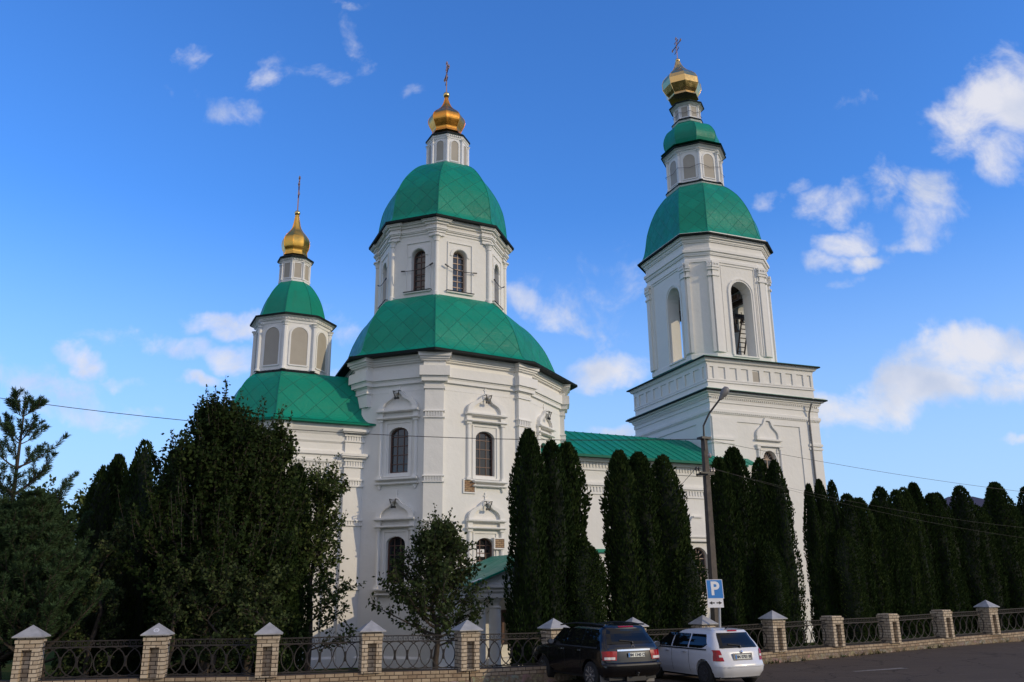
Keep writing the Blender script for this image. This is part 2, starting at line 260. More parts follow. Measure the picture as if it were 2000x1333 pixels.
# ---------------------------------------------------------------- mesh helpers
def tag(o, label=None, cat=None, group=None, kind=None):
    for k, v in (('label', label), ('category', cat), ('group', group), ('kind', kind)):
        if v: o[k] = v
    return o
def empty(name, loc, label=None, cat=None, group=None):
    o = bpy.data.objects.new(name, None); col.objects.link(o); o.location = loc; o.empty_display_size = .3
    return tag(o, label, cat, group)
def children(o): return [c for c in bpy.data.objects if c.parent == o]
def copy_tree(o, parent=None):
    c = o.copy(); col.objects.link(c)
    if parent: c.parent = parent
    for ch in KIDS.get(o.name, []): 
        d = copy_tree(ch, c)
    return c
KIDS = {}
class MB:
    def __init__(s): s.v = []; s.f = []; s.m = []; s.uv = []; s.has_uv = False
    def add(s, vs, fs, mi=0, uvs=None):
        n = len(s.v); s.v += [tuple(p) for p in vs]
        for i, f in enumerate(fs):
            s.f.append(tuple(n + k for k in f)); s.m.append(mi)
            if uvs: s.uv.append([tuple(q) for q in uvs[i]]); s.has_uv = True
            else: s.uv.append(None)
    def hexa(s, p, mi=0):                  # p: 8 corners, 0-3 bottom ring, 4-7 top ring
        s.add(p, [(0, 3, 2, 1), (4, 5, 6, 7), (0, 1, 5, 4), (1, 2, 6, 5), (2, 3, 7, 6), (3, 0, 4, 7)], mi)
    def box(s, x0, x1, y0, y1, z0, z1, mi=0):
        s.hexa([(x0, y0, z0), (x1, y0, z0), (x1, y1, z0), (x0, y1, z0), (x0, y0, z1), (x1, y0, z1), (x1, y1, z1), (x0, y1, z1)], mi)
    def obox(s, c, ex, ey, ez, mi=0):      # centre and half-axis vectors
        c, ex, ey, ez = map(Vector, (c, ex, ey, ez)); P = []
        for k in (-1, 1):
            for a, b in ((-1, -1), (1, -1), (1, 1), (-1, 1)): P.append(c + a * ex + b * ey + k * ez)
        s.hexa(P, mi)
    def bar(s, a, b, w, h=None, mi=0, up=(0, 0, 1)):
        a, b = Vector(a), Vector(b); d = (b - a); L = d.length
        if L < 1e-6: return
        d /= L; u = Vector(up)
        if abs(d.dot(u)) > .98: u = Vector((1, 0, 0))
        x = d.cross(u).normalized(); y = x.cross(d)
        s.obox((a + b) / 2, x * w / 2, d * L / 2, y * (h or w) / 2, mi)
    def tube(s, pts, r, n=6, mi=0, cap=True):
        pts = [Vector(p) for p in pts]; m = len(pts); rs = r if isinstance(r, (list, tuple)) else [r] * m
        base = len(s.v); prev = None
        for i, p in enumerate(pts):
            d = (pts[min(i + 1, m - 1)] - pts[max(i - 1, 0)]).normalized()
            if prev is None:
                x = d.orthogonal().normalized()
            else:
                x = (prev - d * prev.dot(d))
                x = x.normalized() if x.length > 1e-5 else d.orthogonal().normalized()
            prev = x; y = d.cross(x)
            for k in range(n):
                a = 2 * math.pi * k / n; s.v.append(tuple(p + (x * math.cos(a) + y * math.sin(a)) * rs[i]))
        for i in range(m - 1):
            for k in range(n):
                a, b = base + i * n + k, base + i * n + (k + 1) % n
                s.f.append((a, b, b + n, a + n)); s.m.append(mi); s.uv.append(None)
        if cap:
            s.f.append(tuple(base + k for k in reversed(range(n)))); s.m.append(mi); s.uv.append(None)
            s.f.append(tuple(base + (m - 1) * n + k for k in range(n))); s.m.append(mi); s.uv.append(None)
    def lathe(s, c, prof, n=16, mi=0, rot=0.):
        rings = [[(c[0] + r * math.cos(rot + 2 * math.pi * k / n), c[1] + r * math.sin(rot + 2 * math.pi * k / n), c[2] + z) for k in range(n)] for r, z in prof]
        s.loft(rings, mi)
    def sphere(s, c, r, mi=0, n=12, m=8, sz=1.):
        s.lathe(c, [(max(1e-4, r * math.sin(math.pi * i / m)), -r * sz * math.cos(math.pi * i / m)) for i in range(m + 1)], n, mi)
    def loft(s, rings, mi=0, closed=True, caps=True, uvf=None):
        n = len(rings[0]); base = len(s.v)
        for rg in rings: s.v += [tuple(p) for p in rg]
        V = [0.] * n
        for i in range(len(rings) - 1):
            for k in range(n if closed else n - 1):
                j = (k + 1) % n; a, b, c, d = base + i * n + k, base + i * n + j, base + (i + 1) * n + j, base + (i + 1) * n + k
                s.f.append((a, b, c, d)); s.m.append(mi)
                if uvf: s.uv.append(uvf(rings, i, k, j)); s.has_uv = True
                else: s.uv.append(None)
        if caps:
            s.f.append(tuple(base + k for k in reversed(range(n)))); s.m.append(mi); s.uv.append(None)
            s.f.append(tuple(base + (len(rings) - 1) * n + k for k in range(n))); s.m.append(mi); s.uv.append(None)
    def build(s, name, mats, parent=None, smooth=None, label=None, boxuv=False):
        me = bpy.data.meshes.new(name); off = Vector((0, 0, 0)); p = parent
        while p is not None: off += Vector(p.location); p = p.parent
        me.from_pydata([(x - off.x, y - off.y, z - off.z) for x, y, z in s.v] if off.length else s.v, [], s.f)
        if not isinstance(mats, (list, tuple)): mats = [mats]
        for mm in mats: me.materials.append(M[mm] if isinstance(mm, str) else mm)
        me.polygons.foreach_set('material_index', s.m)
        if s.has_uv or boxuv:
            ul = me.uv_layers.new(name='uv'); data = []
            for fi, q in enumerate(s.uv):
                if q is None:
                    vs_ = [Vector(s.v[k]) for k in s.f[fi]]
                    nn = (vs_[1] - vs_[0]).cross(vs_[2] - vs_[0]); nn = nn.normalized() if nn.length > 1e-9 else Vector((0, 0, 1))
                    if abs(nn.z) > .7: q = [(p_.x, p_.y) for p_ in vs_]
                    else:
                        hx = Vector((-nn.y, nn.x, 0)).normalized(); q = [(p_.dot(hx), p_.z) for p_ in vs_]
                for a in q: data += [a[0], a[1]]
            ul.data.foreach_set('uv', data)
        bm = bmesh.new(); bm.from_mesh(me); bmesh.ops.recalc_face_normals(bm, faces=bm.faces[:]) if len(bm.faces) < 60000 else None
        if smooth is not None:
            for f_ in bm.faces: f_.smooth = True
            for e in bm.edges:
                if len(e.link_faces) == 2 and e.calc_face_angle(0) > R(smooth): e.smooth = False
        bm.to_mesh(me); bm.free(); me.update()
        o = bpy.data.objects.new(name, me); col.objects.link(o)
        if parent: o.parent = parent; KIDS.setdefault(parent.name, []).append(o)
        if label: o['label'] = label
        return o
def V2(p): return Vector((p[0], p[1]))
def offset(poly, d):                        # convex polygon, counter-clockwise, pushed outwards by d
    n = len(poly); out = []
    for i in range(n):
        a, b, c = V2(poly[i - 1]), V2(poly[i]), V2(poly[(i + 1) % n])
        e1 = (b - a).normalized(); e2 = (c - b).normalized(); n1 = Vector((e1.y, -e1.x)); n2 = Vector((e2.y, -e2.x))
        out.append(b + (n1 + n2) * (d / (1 + n1.dot(n2))))
    return out
def at_z(poly, z): return [(p[0], p[1], z) for p in poly]
def steps(prof):                            # crisp horizontal undersides where a moulding steps out
    out = [prof[0]]
    for (a, za), (b, zb) in zip(prof, prof[1:]):
        if b - a > .02 and zb > za and a >= 0: out.append((b, za + .003))
        out.append((b, zb))
    return out
def mould(mb, poly, prof, mi=0): mb.loft([at_z(offset(poly, o), z) for o, z in prof], mi)
class Face:                                 # wall face from A to B, outward normal n
    def __init__(s, A, B):
        s.A = V2(A); s.B = V2(B); s.L = (s.B - s.A).length; s.e = (s.B - s.A) / s.L; s.n = Vector((s.e.y, -s.e.x))
    def P(s, u, z, n=0.):
        p = s.A + s.e * u + s.n * n; return Vector((p.x, p.y, z))
    def hit(s, px, py, n=0.):
        d = ray(px, py); A = s.A + s.n * n; nn = s.n
        t = (A - V2(EYE)).dot(nn) / V2(d).dot(nn); p = EYE + d * t
        return (V2(p) - s.A).dot(s.e), p.z
    def box(s, mb, u0, u1, z0, z1, n0, n1, mi=0):
        mb.hexa([s.P(u0, z0, n1), s.P(u1, z0, n1), s.P(u1, z0, n0), s.P(u0, z0, n0), s.P(u0, z1, n1), s.P(u1, z1, n1), s.P(u1, z1, n0), s.P(u0, z1, n0)], mi)
    def poly(s, mb, pts, n0, n1, mi=0):
        k = len(pts); vs_ = [s.P(u, z, n1) for u, z in pts] + [s.P(u, z, n0) for u, z in pts]
        mb.add(vs_, [tuple(range(k)), tuple(reversed(range(k, 2 * k)))] + [(i, i + k, (i + 1) % k + k, (i + 1) % k) for i in range(k)], mi)
    def ribbon(s, mb, inner, outer, n0, n1, mi=0):   # strip between two open polylines
        k = len(inner)
        for i in range(k - 1):
            s.poly(mb, [inner[i], outer[i], outer[i + 1], inner[i + 1]], n0, n1, mi)
def arch(uc, w, zb, zs, rise=None, n=10):  # outline of an arched opening, counter-clockwise from bottom right
    rise = w / 2 if rise is None else rise
    pts = [(uc + w / 2, zb)]
    for i in range(n + 1):
        a = math.pi * i / n; pts.append((uc + math.cos(a) * w / 2, zs + math.sin(a) * rise))
    return pts + [(uc - w / 2, zb)]
def wall(mb, f, z0, z1, opens=(), depth=.35, u0=0., u1=None, mi=0, thick=None, n=0.):
    # opens: (uc, w, zb, zs, rise), sorted by uc ; builds the front, the reveals, optionally the inner face
    u1 = f.L if u1 is None else u1
    for nn in ((n,) if thick is None else (n, n - thick)):
        cur = u0
        for (uc, w_, zb, zs, rise) in opens:
            a, b = uc - w_ / 2, uc + w_ / 2
            q = lambda pts: mb.add([f.P(x, z, nn) for x, z in pts], [tuple(range(len(pts)))], mi)
            q([(cur, z0), (a, z0), (a, z1), (cur, z1)]); q([(a, z0), (b, z0), (b, zb), (a, zb)])
            o = arch(uc, w_, zb, zs, rise)[1:-1]
            for i in range(len(o) - 1): q([(o[i + 1][0], o[i + 1][1]), (o[i][0], o[i][1]), (o[i][0], z1), (o[i + 1][0], z1)])
            cur = b
        mb.add([f.P(x, z, nn) for x, z in [(cur, z0), (u1, z0), (u1, z1), (cur, z1)]], [(0, 1, 2, 3)], mi)
    d = depth if thick is None else thick
    for (uc, w_, zb, zs, rise) in opens:
        o = arch(uc, w_, zb, zs, rise); o = o + [o[0]]
        for i in range(len(o) - 1):
            (ua, za), (ub, zb_) = o[i], o[i + 1]
            mb.add([f.P(ua, za, n), f.P(ub, zb_, n), f.P(ub, zb_, n - d), f.P(ua, za, n - d)], [(0, 1, 2, 3)], mi)
def make_window(f, uc, w, zb, zs, rise, parent, depth=.28, frame='window_frame_brown', cols=3, rows=4, fan=False, label=None, pane='window_glass', fr=.07, mt=.035):
    mb = MB(); d = -depth
    o = arch(uc, w, zb, zs, rise); i_ = arch(uc, w - 2 * fr, zb + fr, zs, (w / 2 if rise is None else rise) - fr)
    f.ribbon(mb, i_ + [i_[0]], o + [o[0]], d, d + .06)
    top = zs + (w / 2 if rise is None else rise)
    H = (zs if fan else top) - zb
    for k in range(1, cols):
        u = uc - w / 2 + w * k / cols; x = (u - uc) / (w / 2); zt = zs + (w / 2 if rise is None else rise) * math.sqrt(max(0, 1 - x * x)) if not fan else zs
        f.box(mb, u - mt / 2, u + mt / 2, zb + .02, zt - .02, d + .003, d + .048)
    for k in range(1, rows + (1 if fan else 0)):
        z = zb + H * k / rows; ww = w / 2
        if z > zs: ww = w / 2 * math.sqrt(max(0, 1 - ((z - zs) / (top - zs)) ** 2))
        f.box(mb, uc - ww + .02, uc + ww - .02, z - mt / 2, z + mt / 2, d + .005, d + .05)
    if fan:
        for a in (35, 65, 90, 115, 145):
            a = R(a); r1 = w / 2 - .03; mb.bar(f.P(uc, zs, d + .03), f.P(uc + math.cos(a) * r1, zs + math.sin(a) * r1, d + .03), .03)
    wn = mb.build('window', frame, parent, label=label)
    pb = MB(); pb.add([f.P(u, z, d + .012) for u, z in o], [tuple(range(len(o)))]); pb.build('pane', pane, wn)
    return wn

def cprof(pts, steps=4):                    # Catmull-Rom through (a, b) control points
    P = [Vector(p) for p in pts]; P = [P[0] * 2 - P[1]] + P + [P[-1] * 2 - P[-2]]; out = []
    for i in range(1, len(P) - 2):
        for k in range(steps):
            t_ = k / steps; a, b, c, d = P[i - 1:i + 3]
            out.append(tuple(.5 * ((2 * b) + (c - a) * t_ + (2 * a - 5 * b + 4 * c - d) * t_ ** 2 + (3 * b - a - 3 * c + d) * t_ ** 3)))
    out.append(tuple(P[-2])); return out
def dome_uv(rings, i, k, j):
    def arc(m, q): return sum((Vector(rings[x + 1][q]) - Vector(rings[x][q])).length for x in range(m))
    a, b = Vector(rings[i][k]), Vector(rings[i][j]); c, d = Vector(rings[i + 1][j]), Vector(rings[i + 1][k])
    wa, wc = (b - a).length / 2, (c - d).length / 2
    mid = lambda m: sum((((Vector(rings[x + 1][k]) + Vector(rings[x + 1][j])) - (Vector(rings[x][k]) + Vector(rings[x][j]))) / 2).length for x in range(m))
    v0, v1 = mid(i), mid(i + 1); o = k * 3.37
    return [(o - wa, v0), (o + wa, v0), (o + wc, v1), (o - wc, v1)]
def dome(name, lo, hi, prof, parent, mat='green_diamond_roof', edge=None, label=None):
    # rings between polygon lo (eaves, s=1) and polygon hi (top, s=0) along prof [(s, z)]
    mb = MB(); rings = [at_z([V2(h) + (V2(l) - V2(h)) * s for l, h in zip(lo, hi)], z) for s, z in prof]
    mb.loft(rings, 0, uvf=dome_uv)
    ridge = MB()
    for k in range(len(lo)):
        mb.tube([Vector(rg[k]) for rg in rings], .022, 4, 1)
    o = mb.build(name, [mat, 'green_sheet'], parent, label=label)
    return o
def regpoly(cx, cy, Rr, rot, n=8): return [(cx + Rr * math.cos(rot + 2 * math.pi * (k + .5) / n), cy + Rr * math.sin(rot + 2 * math.pi * (k + .5) / n)) for k in range(n)]
def lerp(a, b, t_): return a + (b - a) * t_
# ================================================================= CHURCH
AX = R(26); E1 = Vector((math.cos(AX), math.sin(AX))); E2 = Vector((-math.sin(AX), math.cos(AX)))
church = empty('church', (-3.3, 47, -.7), 'white baroque Orthodox church with green domed roofs, gold onion tops and an attached bell tower', 'church')
def refl(p):                                # five seen corners -> full polygon by point reflection
    p = [V2(q) for q in p]; c = (p[0] + p[4]) / 2
    return p + [2 * c - p[i] for i in (1, 2, 3)], c
ZE = UY(850, 682, 40).z                     # eaves of the great octagon
low, CL0 = refl([UZ(x, y, ZE) for x, y in [(645, 752), (683, 701), (850, 682), (1045, 711), (1127, 756)]])
ZU = 22.0
upp, CU = refl([UZ(x, y, ZU) for x, y in [(721, 487), (754, 437), (852, 420), (969, 444), (1003, 488)]])
body = offset(low, -.78); GZ = -1.1
YF = body[2].y
def zf(y): return UY(850, y, YF - .1).z
# ---- body walls with windows
bw = MB(); F_A, F_B, F_C, F_D = [Face(body[i], body[i + 1]) for i in range(4)]
def px_open(f, xl, xr, yt, yb, n=0., rise=.35):
    (ul, zt) = f.hit(xl, (yt + yb) / 2, n); (ur, _) = f.hit(xr, (yt + yb) / 2, n)
    uc = (ul + ur) / 2; w_ = ur - ul; zt = f.hit((xl + xr) / 2, yt, n)[1]; zb = f.hit((xl + xr) / 2, yb, n)[1]
    r_ = w_ * rise; return (uc, w_, zb, zt - r_, r_)
oB = [px_open(F_B, 759, 797, 835, 924), px_open(F_B, 753, 790, 1048, 1139)]
oC = [px_open(F_C, 929, 966, 843, 930), px_open(F_C, 930, 965, 1051, 1125)]
uD = F_D.L * .47
oD = [(uD, .95, oC[0][2], oC[0][3], .35), (uD, .95, oC[1][2], oC[1][3], .35)]
ZT = ZE - .02
zm = (oB[0][2] + oB[1][3] + oB[1][4]) / 2
for f, os_ in ((F_B, oB), (F_C, oC), (F_D, oD)):
    wall(bw, f, zm, ZT, [os_[0]]); wall(bw, f, GZ, zm, [os_[1]])
for i in (0, 4, 5, 6, 7):
    f = Face(body[i], body[(i + 1) % 8]); wall(bw, f, GZ, ZT)
bw.build('octagon_wall', 'white_plaster', church)
# ---- entablature and corner pilasters
ENT = [(759, 0), (758, .06), (755, .06), (754, .0), (747, .02), (745, .07), (738, .17), (735, .19), (731, .27), (716, .27), (714, .06), (705, .08), (702, .20), (698, .26), (692, .33), (687, .36)]
prof = steps([(o * 1.15, zf(y)) for y, o in ENT])
tb = MB(); mould(tb, body, [(-.1, prof[0][1])] + [(max(o - .06, .008) if i else .0, z) for i, (o, z) in enumerate(prof)] + [(-.1, prof[-1][1])])
tb.build('entablature', 'white_trim', church); tb = MB()
mould(tb, body, [(.12, GZ), (.12, -.35), (.0, -.25), (-.05, -.25)])
tb.build('plinth', 'white_trim', church)
def corner(mb, poly, i, w_, prof, base=.0, mi=0):
    n = len(poly); P0, P1, P2 = V2(poly[i - 1]), V2(poly[i]), V2(poly[(i + 1) % n])
    e1 = (P0 - P1).normalized(); e2 = (P2 - P1).normalized(); n1 = Vector((-e1.y, e1.x)); n2 = Vector((e2.y, -e2.x))
    if n1.dot(P1 - (P0 + P2) / 2) < 0: n1 = -n1
    if n2.dot(P1 - (P0 + P2) / 2) < 0: n2 = -n2
    rings = []
    for o, z, ex in prof:
        d = base + o; cpt = P1 + (n1 + n2) * (d / (1 + n1.dot(n2)))
        rg = [P1 + e1 * (w_ + ex) - n1 * .05, P1 + e1 * (w_ + ex) + n1 * d, cpt, P1 + e2 * (w_ + ex) + n2 * d, P1 + e2 * (w_ + ex) - n2 * .05]
        rings.append(at_z(rg, z))
    mb.loft(rings, mi, closed=True)
    return (P1, e1, e2, n1, n2)
def dentil_band(mb, poly, i, w_, zt, zb, base, k=6):
    h = zt - zb
    corner(mb, poly, i, w_, [(.0, zt - h * .16, .02), (.05, zt - h * .14, .05), (.05, zt, .05), (.0, zt + .02, .0)], base)
    corner(mb, poly, i, w_, [(.0, zb - .01, .0), (.05, zb + .01, .05), (.05, zb + h * .14, .05), (.0, zb + h * .17, .02)], base)
    n = len(poly); P0, P1, P2 = V2(poly[i - 1]), V2(poly[i]), V2(poly[(i + 1) % n])
    for Pa in (P0, P2):
        f = Face(P1, Pa) if Pa is P2 else Face(P0, P1)
        for q in range(k):
            u = (q + .5) / k * w_; u = u if Pa is P2 else f.L - u
            f.box(mb, u - w_ / k * .22, u + w_ / k * .22, zb + h * .2, zt - h * .2, base - .01, base + .045)
ZB0 = zf(759)
PB = [(816, 801), (942, 928), (1029, 1015), (1150, 1137)]
def flat_corner(mb, poly, i, w_, prof, base=.05):
    n = len(poly); P0, P1, P2 = V2(poly[i - 1]), V2(poly[i]), V2(poly[(i + 1) % n]); n1 = Face(P0, P1).n; n2 = Face(P1, P2).n; bis = (n1 + n2).normalized(); tg_ = Vector((-bis.y, bis.x))
    rings = []
    for o, z, ex in prof:
        hw = w_ + ex; fr_ = P1 + bis * (base + o); bk = P1 - bis * .5; rings.append(at_z([bk - tg_ * hw, fr_ - tg_ * hw, fr_ + tg_ * hw, bk + tg_ * hw], z))
    mb.loft(rings)
def flat_band(mb, poly, i, w_, zt, zb, base, k=7):
    h = zt - zb
    flat_corner(mb, poly, i, w_, [(.0, zt - h * .2, .01), (.07, zt - h * .16, .06), (.07, zt, .06), (.0, zt + .02, .0)], base)
    flat_corner(mb, poly, i, w_, [(.0, zb - .01, .0), (.07, zb + .01, .06), (.07, zb + h * .16, .06), (.0, zb + h * .2, .01)], base)
    n = len(poly); P0, P1, P2 = V2(poly[i - 1]), V2(poly[i]), V2(poly[(i + 1) % n]); bis = (Face(P0, P1).n + Face(P1, P2).n).normalized(); tg_ = Vector((-bis.y, bis.x))
    f = Face(P1 + bis * base - tg_ * w_, P1 + bis * base + tg_ * w_)
    for q in range(k): u = (q + .5) / k * f.L; f.box(mb, u - f.L / k * .24, u + f.L / k * .24, zb + h * .2, zt - h * .2, -.01, .055)
for i in (0, 1, 2, 3, 4):
    pb = MB(); W0 = .46
    pr = [(0, GZ, 0), (0, ZB0, 0)] + [(o, z, o * .9) for (o, z) in prof[1:]]
    if i == 1: pr = [(0, zf(784), 0)] + pr[1:]
    flat_corner(pb, body, i, W0, pr, .05)
    for yb, yt in ([] if i == 1 else PB): flat_band(pb, body, i, W0, zf(yt), zf(yb), .05)
    pb.build('corner_pilaster', 'white_trim', church)
for f in (F_A, F_B, F_C, F_D):               # ressaut ledges on the wall at mid height
    pass
# ---- window surrounds
def surround(f, uc, w_, zb, zt, lamp=True, parent=church, cut=0.):
    mb = MB(); s = w_ / .95; hw = w_ / 2
    f.box(mb, uc - hw - .17 * s, uc - hw - .09 * s, zb - .12, zt + .2, -.01, .045); f.box(mb, uc + hw + .09 * s, uc + hw + .17 * s, zb - .12, zt + .2, -.01, .045)
    f.box(mb, uc - hw - .17 * s, uc + hw + .17 * s, zt + .2, zt + .27, -.01, .045); f.box(mb, uc - hw - .17 * s, uc + hw + .17 * s, zb - .19, zb - .12, -.01, .06)
    for sg in (-1, 1):
        u = uc + sg * (hw + .38 * s)
        pts = [f.P(u, z, .04) for z in (zb - .15, zt + .28)]
        mb.tube(pts, .095, 10)
        f.box(mb, u - .13, u + .13, zt + .28, zt + .42, -.01, .17); f.box(mb, u - .12, u + .12, zb - .25, zb - .12, -.01, .16)
        f.box(mb, u - .13, u + .13, zt + .5, zt + .74, -.01, .15)
        if cut and sg < 0: continue
        f.poly(mb, [(u - .1, zb - .55), (u + .1, zb - .55), (u + .03, zb - .78), (u - .03, zb - .78)][::-1], -.01, .1)
    hw2 = hw + .55 * s
    for za, zc, pr_ in ((zt + .40, zt + .50, .27), (zt + .74, zt + .86, .31), (zb - .36, zb - .25, .27), (zb - .56, zb - .48, .22)):
        ul_ = uc - hw2 + (cut if zc < zb else 0)
        f.box(mb, ul_, uc + hw2, za, zc, -.01, pr_ - .05); f.box(mb, ul_, uc + hw2, za + .03, zc - .01, pr_ - .05, pr_)
    # ogee gable (kokoshnik)
    g = [(1.0, 0), (1.0, .10), (.97, .26), (.86, .42), (.66, .55), (.46, .64), (.33, .74), (.22, .88), (.10, .97), (0, 1.0)]
    H = .92 * s; W_ = hw2 * .93; z0 = zt + .86
    outl = [(uc + a * W_, z0 + b * H) for a, b in g] + [(uc - a * W_, z0 + b * H) for a, b in g[-2::-1]]
    inn = [(uc + a * W_ * .74, z0 + b * H * .80) for a, b in g] + [(uc - a * W_ * .74, z0 + b * H * .80) for a, b in g[-2::-1]]
    f.ribbon(mb, inn, outl, -.01, .22)
    f.poly(mb, inn, -.01, .04)
    f.box(mb, uc - .035, uc + .035, z0 + H * .97, z0 + H + .34, -.01, .05); f.box(mb, uc - .1, uc + .1, z0 + H + .16, z0 + H + .21, -.01, .048)
    o = mb.build('window_surround', 'white_trim', parent)
    if lamp:
        lb = MB(); zc = z0 + H * .88
        for sg in (-1, 1):
            lb.bar(f.P(uc + sg * .15, zc, .12), f.P(uc + sg * .17, zc, .42), .03); lb.bar(f.P(uc + sg * .16, zc, .42), f.P(uc + sg * .07, zc - .34, .34), .035)
            f.box(lb, uc + sg * .07 - .045, uc + sg * .07 + .045, zc - .42, zc - .32, .27, .38)
        for k in range(3): lb.bar(f.P(uc - .17, zc - .02 - k * .06, .42 - k * .02), f.P(uc + .17, zc - .02 - k * .06, .42 - k * .02), .016)
        lb.build('floodlight_bracket', 'black_iron', o)
    return o
for f, os_ in ((F_B, oB), (F_C, oC), (F_D, oD)):
    for q in os_:
        make_window(f, *q, church, frame='window_frame_brown', cols=3, rows=5)
        surround(f, q[0], q[1], q[2], q[3] + q[4], cut=.42 if q is oC[0] else 0)
# paper in lower C window, bare brick patches
pp = MB(); a = F_C.hit(933, 1073, -.2); b = F_C.hit(947, 1088, -.2); F_C.box(pp, a[0], b[0], b[1], a[1], -.262, -.255); pp.build('paper_notice', 'paper', church)
def patch(f, x0, y0, x1, y1, n1, name='bare_brick_patch'):
    mb = MB(); a = f.hit(x0, y0, n1); b = f.hit(x1, y1, n1); f.box(mb, a[0], b[0], b[1], a[1], -.01, n1); o = mb.build(name, 'red_brick', church, boxuv=True, label='bare brick patch where the plaster has come off')
    fb = MB(); g = .06; u0, u1, z0, z1 = a[0], b[0], b[1], a[1]
    for q in ((u0 - g, u0, z0 - g, z1 + g), (u1, u1 + g, z0 - g, z1 + g), (u0, u1, z0 - g, z0), (u0, u1, z1, z1 + g)): f.box(fb, *q, -.01, n1 + .012)
    fb.build('patch_frame', 'white_trim', o)
patch(F_C, 907, 938, 927, 962, .06); patch(F_C, 967, 1053, 985, 1071, .17)
# ---- great octagon roof
drum = [CU + (p - CU) * .865 for p in upp]
dlo = [V2(p) for p in drum]
eb = MB(); mould(eb, low, [(0.03, ZE - .015), (.03, ZE + .10), (-.1, ZE + .11)]); eb.build('eaves_fascia', 'dark_metal_edge', church)
sb = MB(); mould(sb, low, [(-1.2, ZE + .0), (0.0, ZE - .005), (.0, ZE + .02), (-1.2, ZE + .03)]); sb.build('eaves_soffit', 'green_sheet', church)
RP = [(1.0, ZE + .12), (.86, ZE + .22), (.75, ZE + .42), (.69, ZE + .78), (.635, ZE + 1.3), (.55, ZE + 2.0), (.44, ZE + 2.6), (.32, ZE + 3.12), (.19, ZE + 3.50), (.08, ZE + 3.74), (0.0, ZE + 3.86), (-.05, ZE + 3.9)]
dome('octagon_roof', low, dlo, cprof(RP, 3), church)
# ---- drum
zdb = ZE + 3.7; ZD = ZU - .02
F2 = [Face(drum[i], drum[i + 1]) for i in range(4)] + [Face(drum[i], drum[(i + 1) % 8]) for i in (4, 5, 6, 7)]
dw = MB(); dop = []
ob = px_open(F2[1], 804, 830, 488, 569, rise=.5); oc = px_open(F2[2], 884, 912, 488, 570, rise=.5)
wd = (ob[1] + oc[1]) / 2; zb_, zs_ = (ob[2] + oc[2]) / 2, (ob[3] + oc[3]) / 2
for k, f in enumerate(F2):
    op = (f.L * .5, wd, zb_, zs_, wd / 2) if k not in (1, 2) else ((ob[0], wd, zb_, zs_, wd / 2) if k == 1 else (oc[0], wd, zb_, zs_, wd / 2))
    wall(dw, f, zdb, ZD, [op], depth=.4); dop.append(op)
dw.build('drum_wall', 'white_plaster', church)
YD = drum[2].y
def zd(y): return UY(855, y, YD - .1).z
st = MB()
DENT = [(459, 0), (457, .05), (454, .05), (453, .02), (449, .10), (447, .16), (443, .20), (441, .10), (438, .12), (434, .22), (432, .34), (429, .38)]
dprof = steps([(o * 1.1, zd(y)) for y, o in DENT])
mould(st, drum, [(-.1, dprof[0][1])] + [(max(.004, o - .05), z) for o, z in dprof] + [(-.1, dprof[-1][1])])
st.build('drum_entablature', 'white_trim', church)
def dentils(mb, f, z0, z1, n0, n1, step=.2, u0=0, u1=None):
    u1 = f.L if u1 is None else u1; k = max(1, int((u1 - u0) / step))
    for i in range(k):
        u = u0 + (i + .5) * (u1 - u0) / k; f.box(mb, u - step * .25, u + step * .25, z0, z1, n0, n1)
for i in range(8):
    cb = MB()
    corner(cb, drum, i, .38, [(o, z, o * .8) for o, z in dprof], .06)
    P = V2(drum[i]); d = (P - CU).normalized(); zc = dprof[0][1]
    cc = P + d * .02; cb.lathe((cc.x, cc.y, 0), [(.17, zdb), (.17, zdb + .25), (.12, zdb + .3), (.115, zc - .35), (.15, zc - .32), (.13, zc - .26), (.2, zc - .08), (.27, zc - .05), (.27, zc + .02)], 12)
    cb.build('drum_colonette', 'white_trim', church, smooth=40)
db = MB(); fx = MB()
dpo = offset(drum, .33)
for i in range(5):
    dentils(db, Face(dpo[i], dpo[i + 1]), dprof[-1][1] - .0, dprof[-1][1] + .13, -.06, .06, .19)
db.build('dentil_course', 'white_trim', church)
for k, f in enumerate(F2[:4]):
    uc, w_, zb2, zs2, r_ = dop[k]
    mb = MB(); a0 = uc - w_ / 2 - .28; a1 = uc + w_ / 2 + .28; zt = zs2 + r_ + .34
    for q in ((a0 - .05, a0, zb2 - .05, zt), (a1, a1 + .05, zb2 - .05, zt), (a0 - .05, a1 + .05, zt, zt + .06)): f.box(mb, *q, -.01, .05)
    f.ribbon(mb, arch(uc, w_ + .06, zb2, zs2, r_ + .03)[1:-1], arch(uc, w_ + .34, zb2, zs2, r_ + .17)[1:-1], -.01, .04)
    f.box(mb, a0 - .1, a1 + .1, zb2 - .12, zb2 - .05, -.01, .12)
    o = mb.build('window_surround', 'white_trim', church)
    sb = MB(); f.box(sb, a0 - .12, a1 + .12, zb2 - .05, zb2 - .02, -.01, .16); sb.build('sill', 'dark_metal_edge', o)
    make_window(f, *dop[k], church, depth=.36, cols=2, rows=7, frame='window_frame_tan' if k == 2 else 'window_frame_brown', mt=.045)
    # cable strung in front of the window
    zc = zb2 + 1.12; cb = MB(); n_ = 9
    pts = [f.P(lerp(uc - .95, uc + .95, q / n_), zc + .28 * (2 * q / n_ - 1 if k % 2 else 1 - 2 * q / n_) ** 2 * (1 if (q / n_ > .5) == (k % 2 == 1) else .2), .16) for q in range(n_ + 1)]
    cb.tube(pts, .02, 5); cb.bar(pts[0] + Vector((0, 0, 0)), pts[1], .06); cb.bar(pts[-2], pts[-1], .06); cb.build('cable', 'black_iron', church)
